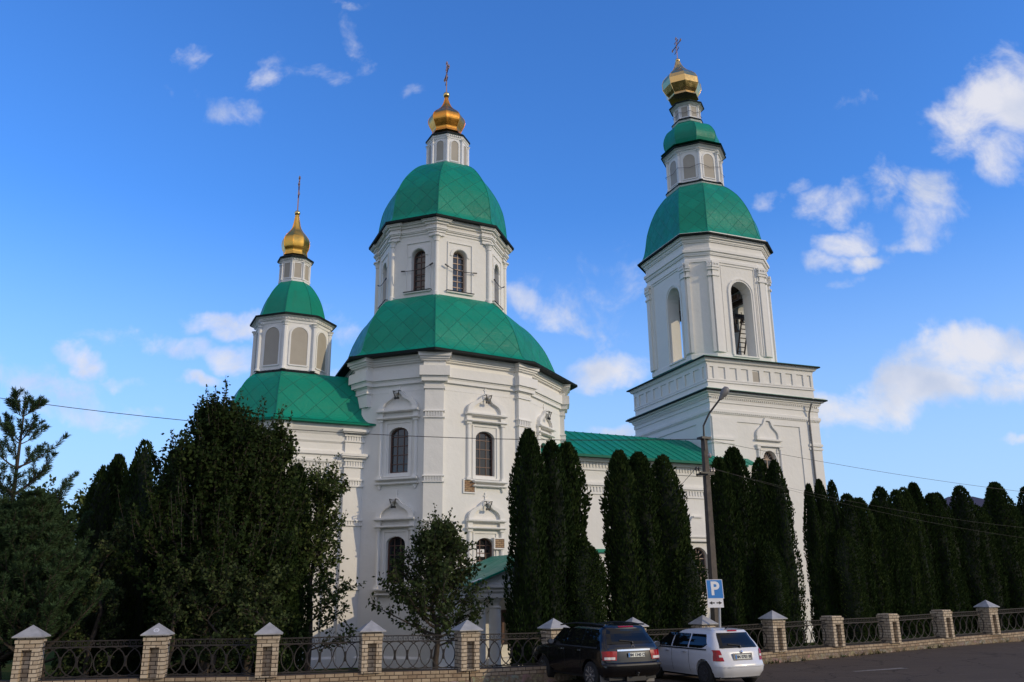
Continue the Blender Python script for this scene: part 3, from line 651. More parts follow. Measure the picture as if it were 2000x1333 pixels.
# ---- dome over the drum
le = MB(); mould(le, upp, [(-.9, ZU - .02), (.02, ZU - .03), (.03, ZU + .09), (-.3, ZU + .1)]); le.build('eaves_fascia', 'dark_metal_edge', church)
Yl = CU.y
def tier(xl, xr, y, Yc=None):
    Yc = Yl if Yc is None else Yc
    a, b = UY(xl, y, Yc), UY(xr, y, Yc); return (a.x + b.x) / 2, a.z * .5 + b.z * .5, (b.x - a.x) / 2
cx1, z1, r1 = tier(835, 914, 337)
ltop = regpoly(cx1, Yl, r1 * 1.02, AX)
order = lambda poly, ref: [min(poly, key=lambda q: -((V2(q) - (sum((V2(p) for p in poly), Vector((0, 0))) / 8)).normalized().dot(d_))) for d_ in ref]
cc_ = sum((V2(p) for p in upp), Vector((0, 0))) / 8
lt = order(ltop, [(V2(p) - cc_).normalized() for p in upp])
hz = z1 - ZU
dome('drum_dome', upp, lt, cprof([(1, ZU + .1), (.92, ZU + .2), (.86, ZU + .5), (.845, ZU + .9), (.82, ZU + hz * .30), (.765, ZU + hz * .46), (.65, ZU + hz * .62), (.50, ZU + hz * .76), (.33, ZU + hz * .88), (.13, ZU + hz * .97), (0, ZU + hz)], 3), church)

def lantern(cx, cy, r, z0, z1, rot, parent, er, eh, panel_w=.5, arched=True, ledge=None, wires=False):
    poly = regpoly(cx, cy, r, rot); L = Face(poly[0], poly[1]).L; mb = MB(); H = z1 - z0
    mb.loft([at_z(poly, z0 - .2), at_z(poly, z1)])
    cz = z1 - H * .04
    mould(mb, poly, [(-.05, z1 - .10 * H), (.03, z1 - .10 * H), (.04, z1 - .05 * H), (er * .35, z1 - .045 * H), (er * .45, z1 - .02), (er * .87, z1 + .05), (-.05, z1 + .055)])
    mould(mb, poly, [(.05, z0 - .2), (.06, z0 + .04), (-.02, z0 + .05)])
    for i in range(8):
        f = Face(poly[i], poly[(i + 1) % 8]); dentils(mb, f, z1 - .03 * H, z1 + .02 * H, .0, er * .35 + .05, .13 if r < 1.3 else .17)
        P = V2(poly[i]); d = (P - Vector((cx, cy))).normalized(); q = P + d * .03; cr = max(.05, r * .06)
        mb.lathe((q.x, q.y, 0), [(cr * 1.4, z0 + .03), (cr * 1.3, z0 + .12), (cr, z0 + .15), (cr * .95, z1 - .17 * H), (cr * 1.3, z1 - .155 * H), (cr * 1.1, z1 - .14 * H), (cr * 1.9, z1 - .1 * H)], 8)
    o = mb.build('lantern_drum', 'white_timber', parent, smooth=35)
    pb = MB(); kb = MB()
    for i in range(8):
        f = Face(poly[i], poly[(i + 1) % 8]); pw = L * panel_w; zb = z0 + .10 * H + .03
        zs = z1 - .18 * H - (pw / 2 if arched else 0); rs = pw / 2 if arched else .001
        pb2 = MB(); f.poly(pb2, arch(L / 2, pw, zb, zs, rs), -.01, .022); pb2.build('arched_panel' if arched else 'panel', 'beige_panel', o)
        f.ribbon(kb, arch(L / 2, pw, zb, zs, rs), arch(L / 2, pw + L * .12, zb - .04, zs, rs + L * .06), -.01, .045)
        f.box(kb, L / 2 - pw / 2 - .05, L / 2 + pw / 2 + .05, zb - .07, zb - .003, -.01, .05)
    kb.build('panel_frame', 'white_timber', o)
    eo = offset(poly, er)
    eb = MB(); mould(eb, poly, [(er * .86, z1 + .05), (er, z1 + .04), (er + .02, z1 + .06), (er + .02, z1 + .14), (er * .3, z1 + .24), (-.1, z1 + .24)])
    eb.build('lantern_eaves', 'dark_metal_edge', o)
    if ledge:
        lb = MB(); mould(lb, poly, [(ledge * .7, z0 - .32), (ledge, z0 - .24), (ledge * .9, z0 - .12), (.02, z0 + .02)]); lb.build('ledge', 'white_timber', o)
        l2 = MB(); mould(l2, poly, [(ledge * .9, z0 - .115), (ledge + .04, z0 - .20), (ledge + .06, z0 - .18), (ledge * .9, z0 - .06), (.04, z0 + .05)]); l2.build('ledge_flashing', 'dark_metal_edge', o)
    if wires:
        for zz in (z0 + H * .45,):
            wb = MB(); pts = []
            for i in range(9):
                P = V2(poly[i % 8]); d = (P - Vector((cx, cy))).normalized(); q = P + d * (.08 + r * .08); pts.append(Vector((q.x, q.y, zz)))
                if i < 8:
                    P2 = V2(poly[(i + 1) % 8]); m_ = (P + P2) / 2; pts.append(Vector((m_.x, m_.y, zz - .1)) + Vector(((m_ - Vector((cx, cy))).normalized() * .1).to_3d()))
            wb.tube(pts, .014, 4); wb.build('cable', 'black_iron', o)
    return o
def onion(cx, cy, z0, z1, rmax, rot, mat, parent, shape, name='onion_dome', ball=None, cross_h=2.0, n=8, cdx=0., cross_w=.55, smooth=None):
    prof = cprof([(a, b) for a, b in shape], 4) if smooth is None else [(a, b) for a, b in shape]
    mb = MB(); H = z1 - z0; rings = [at_z(regpoly(cx + cdx * b, cy, max(.02, a * rmax), rot), z0 + b * H) for a, b in prof]
    mb.loft(rings)
    for k in range(8): mb.tube([Vector(rg[k]) for rg in rings], max(.012, rmax * .016), 4)
    o = mb.build(name, mat, parent)
    br = ball or rmax * .17; bb = MB(); zt = z1 + br * .75
    bb.sphere((cx + cdx, cy, zt), br, n=16, m=10); bb.build('ball', 'pale_gold', o, smooth=60)
    cb = MB(); zc = zt + br * .9; top = zc + cross_h; X = cx + cdx; CD = Vector((math.cos(R(104)), math.sin(R(104)))); P = lambda a, z: Vector((X + CD.x * a, cy + CD.y * a, z)); th = .03 + cross_h * .008
    cb.bar(P(0, zc), P(0, top), th * 1.3); za = zc + cross_h * .66; wa = cross_w
    cb.bar(P(-wa, za), P(wa, za), th * 1.3); cb.bar(P(-wa * .55, zc + cross_h * .40 + .06), P(wa * .55, zc + cross_h * .40 - .06), th)
    cb.bar(P(-wa * .45, top - cross_h * .14), P(wa * .45, top - cross_h * .14), th)
    for (a, z) in ((-wa, za), (wa, za), (0, top)):
        cb.sphere(P(a, z), th * 1.5, n=8, m=6)
        for da, dz in ((.0, 1.), (.9, 0), (-.9, 0), (0, -1.)): cb.sphere(P(a + da * th * 2.0, z + dz * th * 2.0), th * 1.1, n=6, m=4)
    for s_ in (-1, 1):
        for q in (-1, 1): cb.bar(P(s_ * .05, za + q * .05), P(s_ * wa * .45, za + q * wa * .45), th * .6)
    cb.build('cross', 'rosy_gilt', o)
    return o
zb1 = z1; _, zt1, re = tier(838, 915, 271)
cxt = tier(838, 911, 270)[0]
lantern((cx1 + cxt) / 2, Yl, r1 * .98, zb1, tier(835, 914, 283)[1], AX, church, re * 1.02 - r1 * .9, zt1 - tier(835, 914, 283)[1] + .1)
xo, zo0, ro0 = tier(846, 904, 263); xw, _, rw = tier(838, 909, 240); _, zn, _ = tier(868, 876, 191)
onion(xw - .02, Yl, zo0 - .1, zn, rw, AX, 'copper_gold', church, [(.82, 0), (.78, .08), (.88, .17), (1.0, .29), (.98, .41), (.82, .50), (.58, .59), (.39, .68), (.24, .78), (.14, .89), (.08, 1)], ball=.21, cross_h=UY(871, 121, Yl).z - UY(872, 178, Yl).z, cdx=tier(868, 876, 185)[0] - xw + .02, cross_w=.75)
# ================================================================= APSE with the small dome (left)
La = 9.13; CA = CL0 - E1 * La; Ya = CA.y
zaE = UZ(700, 829, 9).z
def apse_poly(ap, ext):                     # octagon round CA, stretched into the great octagon
    k = math.tan(R(22.5)) * ap
    loc = [(-ap, k), (-ap, -k), (-k, -ap), (ext, -ap), (ext, ap), (-k, ap)]
    return [CA + E1 * a + E2 * b for a, b in loc]
p_w1 = (body[1] - CL0).dot(E2) * -1.0       # distance of the octagon corner from the axis
AP = p_w1 - .02
aw_ = apse_poly(AP, 4.6); 
ae_face = Face(aw_[2], aw_[3]); hz_ = ae_face.hit(660, 827, .6)[1]
ZA = hz_
ab = MB(); mould(ab, aw_, [(0, GZ), (0, ZA)]); ab.build('apse_wall', 'white_plaster', church)
at = MB()
def za(y): return ae_face.hit(640, y, .05)[1]
AENT = [(ZA, .42), (ZA - .12, .40), (ZA - .2, .25), (ZA - .45, .2), (ZA - .5, .1), (za(872), .08), (za(876), .0)]
mould(at, aw_, [(-.05, za(907)), (.02, za(907)), (.12, za(902)), (.12, za(898)), (.05, za(896)), (.04, za(890)), (.16, za(888)), (.14, za(882)), (.03, za(878)), (.03, za(866)), (.1, za(862)), (.1, za(858)), (.12, za(850)), (.22, za(843)), (.3, za(838)), (.3, ZA)])
mould(at, aw_, [(-.05, za(918)), (.05, za(917)), (.05, za(913)), (-.02, za(912))])
at2 = MB(); mould(at2, aw_, [(.12, GZ), (.12, -.35), (.0, -.25), (-.05, -.25)]); at2.build('plinth', 'white_trim', church)
dentils(at, ae_face, za(911), za(902), 0, .05, .16)
at.build('apse_entablature', 'white_trim', church)
ap_ = MB(); W0 = .95; f = ae_face; u1 = f.hit(709, 900, .15)[0]; u0 = f.hit(673, 900, .15)[0]
f.box(ap_, u0, u1, GZ, ZA, -.01, .16)
for yt, yb in ((848, 862), (897, 912), (935, 950), (1015, 1027), (1142, 1153)):
    t_, b_ = za(yt), za(yb); h = t_ - b_
    f.box(ap_, u0 - .05, u1 + .05, t_ - h * .2, t_, .0, .23); f.box(ap_, u0 - .05, u1 + .05, b_, b_ + h * .2, .0, .23)
    for q in range(7):
        u = lerp(u0, u1, (q + .5) / 7); f.box(ap_, u - .03, u + .03, b_ + h * .2, t_ - h * .2, .1, .2)
for i, (y, o) in enumerate(((840, .3), (843, .22), (888, .28), (891, .22))): f.box(ap_, u0 - o * .7, u1 + o * .6, za(y) - .06, za(y) + .06, 0, .16 + o)
ap_.build('apse_pilaster', 'white_trim', church)
cp_ = MB(); pl6 = [V2(p) for p in aw_]
corner(cp_, pl6, 2, .45, [(0, GZ, 0), (0, za(907), 0), (.1, za(900), .1), (.1, za(885), .1), (.02, za(880), 0), (.02, za(866), 0), (.25, ZA - .3, .2), (.3, ZA, .2)], .1)
cp_.build('apse_corner_pilaster', 'white_trim', church)
dz = MB(); f.box(dz, u0 - .75, u0 - .66, GZ, za(905), .02, .11); dz.build('downspout', 'white_trim', church)
cxa, zl0, ra = tier(494, 637, 742, Ya)
cxb, _, rb = tier(498, 640, 700, Ya)
eav = apse_poly(AP + .62, 4.6); dr8 = regpoly(cxb, Ya, rb * 1.03, AX)
hi6 = [V2(p) for p in apse_poly(rb * .98, 4.6)]; shift = Vector((cxb - CA.x, 0)); hi6 = [p + shift for p in hi6]
ef = MB(); mould(ef, eav, [(-.7, ZA + .01), (0, ZA), (.02, ZA + .08), (-.1, ZA + .09)]); ef.build('eaves_fascia', 'green_sheet', church)
zr = zl0 - .06
hA = zr - ZA
dome('apse_roof', eav, hi6, cprof([(1, ZA + .1), (.82, ZA + .22), (.70, ZA + hA * .20), (.60, ZA + hA * .42), (.46, ZA + hA * .66), (.28, ZA + hA * .85), (.1, ZA + hA * .96), (0, ZA + hA), (-.3, ZA + hA + .05)], 3), church)
z2t = tier(496, 642, 642, Ya)[1]
lantern(cxb, Ya, rb * 1.0, zl0 + .06, z2t + .05, AX, church, tier(495, 645, 640, Ya)[2] * 1.03 - rb * .93, .55, panel_w=.58, ledge=.14)
xd, zd0, rd = tier(508, 633, 618, Ya); xt_, zt_, rt_ = tier(548, 603, 558, Ya)
dl = regpoly(xd, Ya, tier(495, 645, 627, Ya)[2] * 1.0, AX); dh = regpoly(xt_, Ya, rt_ * 1.05, AX); zz0 = z2t + .22; hh = zt_ - zz0
dome('apse_dome', dl, dh, cprof([(1, zz0), (.80, zz0 + .12), (.70, zz0 + hh * .25), (.58, zz0 + hh * .48), (.42, zz0 + hh * .68), (.20, zz0 + hh * .87), (0, zz0 + hh)], 3), church, mat='green_sheet')
xl2, zl2, rl2 = tier(548, 603, 556, Ya); zl3 = tier(548, 605, 516, Ya)[1]
lantern((xl2 + tier(546, 607, 512, Ya)[0]) / 2, Ya, rl2, zl2, zl3, AX, church, tier(545, 608, 518, Ya)[2] * 1.02 - rl2 * .93, .38, panel_w=.62, arched=False)
xo, zo0, _ = tier(555, 601, 499, Ya); xw, _, rw = tier(551, 605, 480, Ya); zn = tier(578, 584, 421, Ya)[1]
onion(xw, Ya, zo0 - .12, zn, rw, AX, 'gold_leaf', church, [(.88, 0), (.83, .09), (.95, .18), (1.0, .29), (.94, .40), (.73, .50), (.48, .60), (.31, .70), (.21, .84), (.13, 1.0)], ball=.16, cross_h=UY(583, 345, Ya).z - UY(581, 409, Ya).z, cdx=tier(578, 584, 415, Ya)[0] - xw, cross_w=.62)
# ================================================================= NAVE
HN = 3.5; P0n = CL0 + E1 * 2.0; 
n_s0 = CL0 + E1 * 2.0 - E2 * HN; n_s1 = CL0 + E1 * 17.6 - E2 * HN
ZN = Face(n_s0, n_s1).hit(1250, 895, .55)[1]
nv = MB(); nf_ = Face(n_s0, n_s1); nb_ = Face(CL0 + E1 * 17.6 + E2 * HN, CL0 + E1 * 2 + E2 * HN)
on = px_open(nf_, 1349, 1384, 1069, 1160, rise=.5)
wall(nv, nf_, GZ, ZN, [on], u0=1.0); wall(nv, nb_, GZ, ZN)
nv.build('nave_wall', 'white_plaster', church)
make_window(nf_, *on, church, depth=.25, frame='window_frame_tan', cols=3, rows=4, fan=True, mt=.05)
nt_ = MB()
zn_ = lambda y, x=1200: nf_.hit(x, y, .03)[1]
a_ = nf_.hit(1122, 940, .1)[0]; b_ = nf_.L
for y0, y1, o in ((896, 900, .3), (900, 905, .2), (917, 921, .07), (942, 945, .08), (945, 950, .15), (950, 953, .06), (963, 967, .06)): nf_.box(nt_, a_, b_, zn_(y1), zn_(y0), -.01, o)
dentils(nt_, nf_, zn_(916), zn_(906), 0, .05, .2, a_, b_); dentils(nt_, nf_, zn_(962), zn_(953), 0, .05, .2, a_, b_)
nf_.box(nt_, a_, b_, GZ, -.2, -.01, .12)
uc, w_, zb2, zs2, r_ = on                 # plain raised surround with a cut off gable
for q in ((uc - w_ / 2 - .3, uc - w_ / 2 - .12, zb2 - .1, zs2 + .2),): nf_.box(nt_, *q, -.01, .09)
nf_.box(nt_, uc + w_ / 2 + .12, uc + w_ / 2 + .3, zb2 - .1, zs2 + .2, -.01, .09)
zt = zs2 + r_ + .2
for k, (a0, b0) in enumerate(((.1, .2), (.34, .42))): nf_.box(nt_, uc - .95, uc + .95, zt + a0, zt + b0, -.01, .2 - k * .05)
nf_.poly(nt_, [(uc - .8, zt + .42), (uc + .8, zt + .42), (uc + .72, zt + .85), (uc + .34, zt + 1.45), (uc - .34, zt + 1.45), (uc - .72, zt + .85)], -.01, .12)
nf_.box(nt_, uc - .3, uc + .3, zt + 1.45, zt + 1.55, -.01, .2)
nf_.box(nt_, uc - w_ / 2 - .3, uc + w_ / 2 + .3, zb2 - .22, zb2 - .08, -.01, .2)
nt_.build('nave_mouldings', 'white_trim', church)
gs = MB(); u_, zg = nf_.hit(1160, 1076, .1); nf_.box(gs, a_, u_ + 2.0, zg - .09, zg + .09, -.01, .16); gs.build('string_course', 'green_sheet', church, label='green metal capped string course')
# roof
rz = None
def plane_hit(px, py, off):                 # height where that pixel meets the vertical plane along the axis
    f_ = Face(CL0 + E1 * 2 - E2 * off, CL0 + E1 * 18 - E2 * off); return f_.hit(px, py)[1]
ZR_ = plane_hit(1230, 852, 0)
rf = MB(); OV = .62; A_, B_ = 3.0, 18.5
P = lambda a, b, z: (CL0.x + E1.x * a + E2.x * b, CL0.y + E1.y * a + E2.y * b, z)
sl = math.hypot(HN + OV, ZR_ - ZN)
for sg in (-1, 1):
    q = [P(A_, sg * (HN + OV), ZN), P(B_, sg * (HN + OV), ZN), P(B_, 0, ZR_), P(A_, 0, ZR_)]
    rf.add(q, [(0, 1, 2, 3)], 0, [[(A_, 0), (B_, 0), (B_, sl), (A_, sl)]])
    for i in range(int((B_ - A_) * 1.7)):
        a = A_ + (i + .15) / 1.7; rf.bar(P(a, sg * (HN + OV), ZN + .01), P(a, 0, ZR_ + .01), .018, .04, 1)
rf.build('nave_roof', ['green_seam_roof', 'green_sheet'], church)
gt = MB(); gt.bar(P(A_, -(HN + OV + .02), ZN - .06), P(17.4, -(HN + OV + .02), ZN - .06), .10, .13); gt.bar(P(A_, -(HN + .28), ZN - .07), P(17.2, -(HN + .28), ZN - .07), .56, .03)
gt.build('gutter', 'green_gutter', church)
ud, zdn = nf_.hit(1121, 900, .4)
ds = MB(); ds.tube([nf_.P(ud, ZN - .1, .55), nf_.P(ud, ZN - .5, .5), nf_.P(ud, ZN - .8, .2), nf_.P(ud, 0, .2)], .07, 8); ds.build('downspout', 'downspout_green', church)
# ================================================================= PORTICO
pc = V2(UY(1056, 1140, 36.6)); pn = -E2; pe = E1
def PP(a, b, z): q = pc + pe * a - pn * b; return Vector((q.x, q.y, z))  # b = depth towards the church
hwid = 2.9
zE0 = UY(960, 1168, 36).z; zE1 = UY(960, 1146, 36).z; zAp = zE1 + 1.15
pf = Face(PP(-hwid, 0, 0), PP(hwid, 0, 0))
pm = MB()
for (z0, z1, o) in ((zE0, lerp(zE0, zE1, .55), 0), (lerp(zE0, zE1, .55), lerp(zE0, zE1, .7), .06), (lerp(zE0, zE1, .7), lerp(zE0, zE1, .9), .03), (lerp(zE0, zE1, .9), zE1 + .06, .14)):
    P8 = [PP(-hwid - o, -o, z0), PP(hwid + o, -o, z0), PP(hwid + o, 4.6, z0), PP(-hwid - o, 4.6, z0), PP(-hwid - o, -o, z1), PP(hwid + o, -o, z1), PP(hwid + o, 4.6, z1), PP(-hwid - o, 4.6, z1)]; pm.hexa(P8)
pf.poly(pm, [(-.1, zE1 + .05), (2 * hwid + .1, zE1 + .05), (hwid, zAp)], -.3, -.02)
for sg in (0, 1):
    a = (-.2, zE1 + .06) if sg == 0 else (2 * hwid + .2, zE1 + .06)
    pm.bar(pf.P(a[0], a[1] + .05, .06), pf.P(hwid, zAp + .06, .06), .2, .12); pm.bar(pf.P(a[0] + (.35 if sg == 0 else -.35), a[1] + .02, .02), pf.P(hwid, zAp - .12, .02), .1, .08)
po = pm.build('portico', 'white_trim', church)
rm = MB()
for sg in (-1, 1):
    e0, e1_ = PP(sg * (hwid + .35), -.35, zE1 + .1), PP(sg * (hwid + .35), 4.8, zE1 + .1); t0, t1 = PP(0, -.35, zAp + .22), PP(0, 4.8, zAp + .22)
    dn = Vector((0, 0, -.07)); rm.hexa([e0 + dn, e1_ + dn, t1 + dn, t0 + dn, e0, e1_, t1, t0])
rm.build('portico_roof', 'green_sheet', po)
for a in (-hwid + .32, -hwid + .98, hwid - .98, hwid - .32):
    cm_ = MB(); c = PP(a, .35, 0); cm_.lathe((c.x, c.y, 0), [(.30, -.8), (.30, -.35), (.27, -.3), (.235, -.2), (.235, zE0 - .75), (.215, zE0 - .42), (.25, zE0 - .40), (.25, zE0 - .34), (.21, zE0 - .32), (.22, zE0 - .18), (.28, zE0 - .1), (.31, zE0 - .08), (.31, zE0)], 20)
    cm_.build('column', 'white_trim', po, smooth=40)
bs = MB(); q = [PP(-hwid - .1, -.1, -.8), PP(hwid + .1, -.1, -.8), PP(hwid + .1, 4.6, -.8), PP(-hwid - .1, 4.6, -.8)]; bs.hexa(q + [p + Vector((0, 0, .25)) for p in q])
q = [PP(-hwid + 1.6, 1.5, -.5), PP(hwid - 1.6, 1.5, -.5), PP(hwid - 1.6, 4.6, -.5), PP(-hwid + 1.6, 4.6, -.5)]; bs.hexa(q + [p + Vector((0, 0, .4)) for p in q])
q = [PP(-hwid + .25, 2.2, -.6), PP(hwid - .25, 2.2, -.6), PP(hwid - .25, 4.6, -.6), PP(-hwid + .25, 4.6, -.6)]; bs.hexa(q + [p + Vector((0, 0, zE0 + .6)) for p in q])
bs.build('porch_base', 'white_plaster', po)
fdo = Face(PP(-hwid + .25, 2.2, 0), PP(hwid, 2.2, 0)); ul, zt = fdo.hit(983, 1196); ur, zb = fdo.hit(1001, 1258)
dm = MB(); fdo.box(dm, ul, ul + .95, zb, zt, -.01, .05); do = dm.build('door', 'inside_dark', po); dn_ = MB(); fdo.box(dn_, ul - .1, ul, zb, zt + .1, 0, .09); fdo.box(dn_, ul + .95, ul + 1.05, zb, zt + .1, 0, .09); fdo.box(dn_, ul, ul + .95, zt, zt + .1, 0, .09); dn_.build('frame', 'window_frame_brown', do)
# ================================================================= BELL TOWER
YT = 51.5
zc1 = UY(1380, 758, YT).z; q = [V2(UZ(x, y, zc1)) for x, y in [(1223, 823), (1380, 758), (1615, 783)]]
def squ(q): return [q[0], q[1], q[2], q[2] + q[0] - q[1]]
cor1 = squ(q)
YT2 = YT + .12
zc2 = UY(1375, 695, YT2).z; q2 = [V2(UZ(x, y, zc2)) for x, y in [(1225, 765), (1375, 695), (1600, 718)]]; cor2 = squ(q2)
base = offset(cor1, -.52); att = offset(cor2, -.38)
fS = Face(base[1], base[2]); fW = Face(base[0], base[1])
zS = lambda y, x=1500: fS.hit(x, y, .05)[1]
tw = MB(); oT = px_open(fS, 1491, 1517, 881, 930, rise=.5); oT = (oT[0], oT[1], oT[3] - 1.35, oT[3], oT[4])
zS2 = fS.hit(1552, 1130, .05)[1]
wall(tw, fS, 5.0, zc1, [oT]); oT2 = (oT[0] + .1, 1.35, 1.25, 3.3, .68); wall(tw, fS, GZ, 5.0, [oT2])
for i in (0, 2, 3): wall(tw, Face(base[i], base[(i + 1) % 4]), GZ, zc1)
tw.build('tower_wall', 'white_plaster', church)
make_window(fS, *oT, church, depth=.3, frame='window_frame_tan', cols=2, rows=3, fan=True, mt=.05)
make_window(fS, *oT2, church, depth=.3, frame='window_frame_tan', cols=3, rows=4, fan=True, mt=.05)
tm = MB()
TB0 = [(823, 0), (820, .05), (817, .05), (814, .10), (812, .15), (809, .15), (807, .04), (801, .04), (796, .04), (793, .10), (790, .12), (788, .05), (786, .06), (783, .16), (779, .22), (776, .38), (771, .46)]
mould(tm, base, [(-.1, zS(823))] + steps([(o, zS(y)) for y, o in TB0]) + [(-.1, zS(771))])
for f in (fS, fW):
    dentils(tm, f, zS(815.5), zS(811), .0, .14, .16); dentils(tm, f, zS(789), zS(784), .0, .16, .16)
    # flat corner pilasters and the recessed field between them
    for u0, u1 in ((.0, 1.55), (f.L - 1.0, f.L)):
        f.box(tm, u0 + .01, u1, -.3, zS(823), -.01, .08)
        f.box(tm, u0 - .05, u1 + .06, zS(866), zS(861), .0, .16); f.box(tm, u0 - .05, u1 + .06, zS(873), zS(869), .0, .13)
    ul = 1.95 if f is fS else 1.9; ur = f.L - 1.7
    f.box(tm, 1.55, f.L - 1.0, zS(823) - .22, zS(823), -.01, .06)
    for a, b in ((1.55, ul), (ur, f.L - 1.0)): f.box(tm, a, b, .3, zS(823) - .22, -.01, .06)
    f.box(tm, 0, f.L, GZ, .1, -.01, .15); f.box(tm, 0, f.L, .1, .2, -.01, .1)
tm.build('tower_mouldings', 'white_trim', church)
def tower_surround(f, o, s=1.):
    uc, w_, zb2, zs2, r_ = o; mb = MB(); zt = zs2 + r_ + .12; hw = w_ / 2
    for sg in (-1, 1):
        f.box(mb, uc + sg * (hw + .14) - .05, uc + sg * (hw + .14) + .05, zb2 - .1, zt, -.01, .06)
        u = uc + sg * (hw + .34); mb.tube([f.P(u, zb2 - .1, .05), f.P(u, zt - .05, .05)], .09, 10)
        f.box(mb, u - .12, u + .12, zt - .05, zt + .12, 0, .15); f.box(mb, u - .13, u + .13, zb2 - .2, zb2 - .08, 0, .16)
    f.ribbon(mb, arch(uc, w_, zb2, zs2, r_)[1:-1], arch(uc, w_ + .2, zb2, zs2, r_ + .1)[1:-1], -.01, .05)
    W_ = hw + .50
    for a, b, c in ((.12, .22, .18), (.50, .60, .22), (-.38 + zb2 - zt, -.26 + zb2 - zt, .18)): f.box(mb, uc - W_, uc + W_, zt + a, zt + b, -.01, c)
    g = [(1.0, 0), (1.02, .16), (.98, .32), (.86, .44), (.68, .54), (.50, .64), (.38, .76), (.30, .90), (.20, 1.0)]
    H = 1.35 * s; z0 = zt + .6; W2_ = W_ * .92
    ol = [(uc + a * W2_, z0 + b * H) for a, b in g] + [(uc - a * W2_, z0 + b * H) for a, b in g[::-1]]
    il = [(uc + a * W2_ * .78, z0 + b * H * .86) for a, b in g] + [(uc - a * W2_ * .78, z0 + b * H * .86) for a, b in g[::-1]]
    f.ribbon(mb, il, ol, -.01, .16); f.poly(mb, il, -.01, .05); f.box(mb, uc - .25, uc + .25, z0 + H * .86, z0 + H * .93, 0, .12)
    return mb.build('window_surround', 'white_trim', church)
tower_surround(fS, oT); tower_surround(fS, oT2)
# downspout on the south face
ud = fS.hit(1585, 870, .1)[0]; dp = MB(); dp.tube([fS.P(ud, zc1 - .3, .5), fS.P(ud, zc1 - .9, .2), fS.P(ud, zc1 - 1.2, .16), fS.P(ud, .3, .16)], .06, 8)
dp.build('downspout', 'lamp_grey', church)
# cornice roof and attic
c1 = MB(); mould(c1, cor1, [(-.1, zc1 - .03), (.02, zc1 - .04), (.03, zc1 + .05), (-.7, zc1 + .20)]); c1.build('cornice_flashing', 'green_sheet', church)
c1 = MB(); mould(c1, cor1, [(.025, zc1 - .045), (.04, zc1 - .045), (.04, zc1 + .02), (.03, zc1 + .03)]); c1.build('flashing_edge', 'dark_metal_edge', church)
fA = Face(att[1], att[2]); fAW = Face(att[0], att[1]); zA = lambda y: fA.hit(1480, y, .03)[1]
am = MB(); mould(am, att, [(0, zc1), (0, zc2)])
am.build('attic_wall', 'white_plaster', church)
am = MB(); zl = fA.hit(1382, 743, .05)[1]; zh1 = fA.hit(1382, 738, .0)[1]; zh0 = fA.hit(1381, 716, .0)[1]; zk = fA.hit(1380, 710, .1)[1]
mould(am, att, [(-.1, zl - .06), (.07, zl - .06), (.07, zl + .05), (.0, zl + .07)])
mould(am, att, [(-.1, zk - .03), (.05, zk), (.07, zk + .12), (.18, zk + .16), (.28, zk + .34), (.34, zc2 - .02), (-.1, zc2 - .01)])
for f in (fA, fAW):                        # coffers: raised grid
    n_ = 10; z0, z1 = zh1 - .02, zh0 + .02; us = [0, .62]; full = (f.L - 1.24) / 8; us += [.62 + full * k for k in range(1, 9)] + [f.L]
    f.box(am, 0, f.L, zl + .07, z0, -.01, .07); f.box(am, 0, f.L, z1, zk, -.01, .07)
    for k, u in enumerate(us):
        a = max(0, u - .17); b = min(f.L, u + .17); f.box(am, a, b, z0, z1, -.01, .068)
am.build('attic_mouldings', 'white_trim', church)
pn_ = MB(); u0, z0 = fA.hit(1467, 748, .02); u1, z1 = fA.hit(1486, 728, .02); fA.box(pn_, u0, u1, z0, z1, .0, .022); pn_.build('attic_panel', 'beige_panel', church, label='one beige coffer panel')
c2 = MB(); mould(c2, cor2, [(-.1, zc2 - .03), (.02, zc2 - .04), (.03, zc2 + .05), (-1.9, zc2 + .25)]); c2.build('attic_roof', 'green_sheet', church)
c2 = MB(); mould(c2, cor2, [(.025, zc2 - .045), (.05, zc2 - .045), (.05, zc2 + .02), (.03, zc2 + .03)]); c2.build('flashing_edge', 'dark_metal_edge', church)
# ---- belfry
ZBF = 25.08
be, CB = refl([UZ(x, y, ZBF) for x, y in [(1245, 519), (1327, 459), (1383, 454), (1499, 474), (1510, 494)]])
bwl = [CB + (p - CB) * .872 + Vector((.04, .03)) for p in be]
zb0 = zc2 + .12
fb = [Face(bwl[i], bwl[(i + 1) % 8]) for i in range(8)]
SH = Vector((.18, 0))
bb_ = MB(); TH = .85
aS = px_open(fb[2], 1424, 1477, 552, 695, rise=.5); aW = px_open(fb[0], 1300, 1341, 569, 716, rise=.5)
wS = 1.62; zsb = aS[2]; zss = aS[3] + aS[4] - wS / 2
opS = (aS[0], wS, zsb, zss, wS / 2); opW = (aW[0], wS, zsb, zss, wS / 2)
for i, f in enumerate(fb):
    if i in (0, 4): wall(bb_, f, zb0, ZBF, [(opW[0] if i == 0 else f.L - opW[0],) + opW[1:]], thick=TH)
    elif i in (2, 6): wall(bb_, f, zb0, ZBF, [(opS[0] if i == 2 else f.L - opS[0],) + opS[1:]], thick=TH)
    else: wall(bb_, f, zb0, ZBF, thick=TH)
bb_.build('belfry_wall', 'white_plaster', church)
ib = MB(); ins = offset(bwl, -TH - .01); ib.loft([at_z(ins, zss + 1.6), at_z([CB + (V2(p) - CB) * .55 for p in ins], zss + 2.5)]); ib.build('belfry_ceiling', 'wood_beam', church)
ifl = MB(); ifl.loft([at_z(ins, zb0 + .05), at_z(ins, zsb - .25)]); ifl.build('belfry_floor', 'inside_dark', church)
il = MB(); f_ = MB()
bm_ = MB(); yb = zss - .55
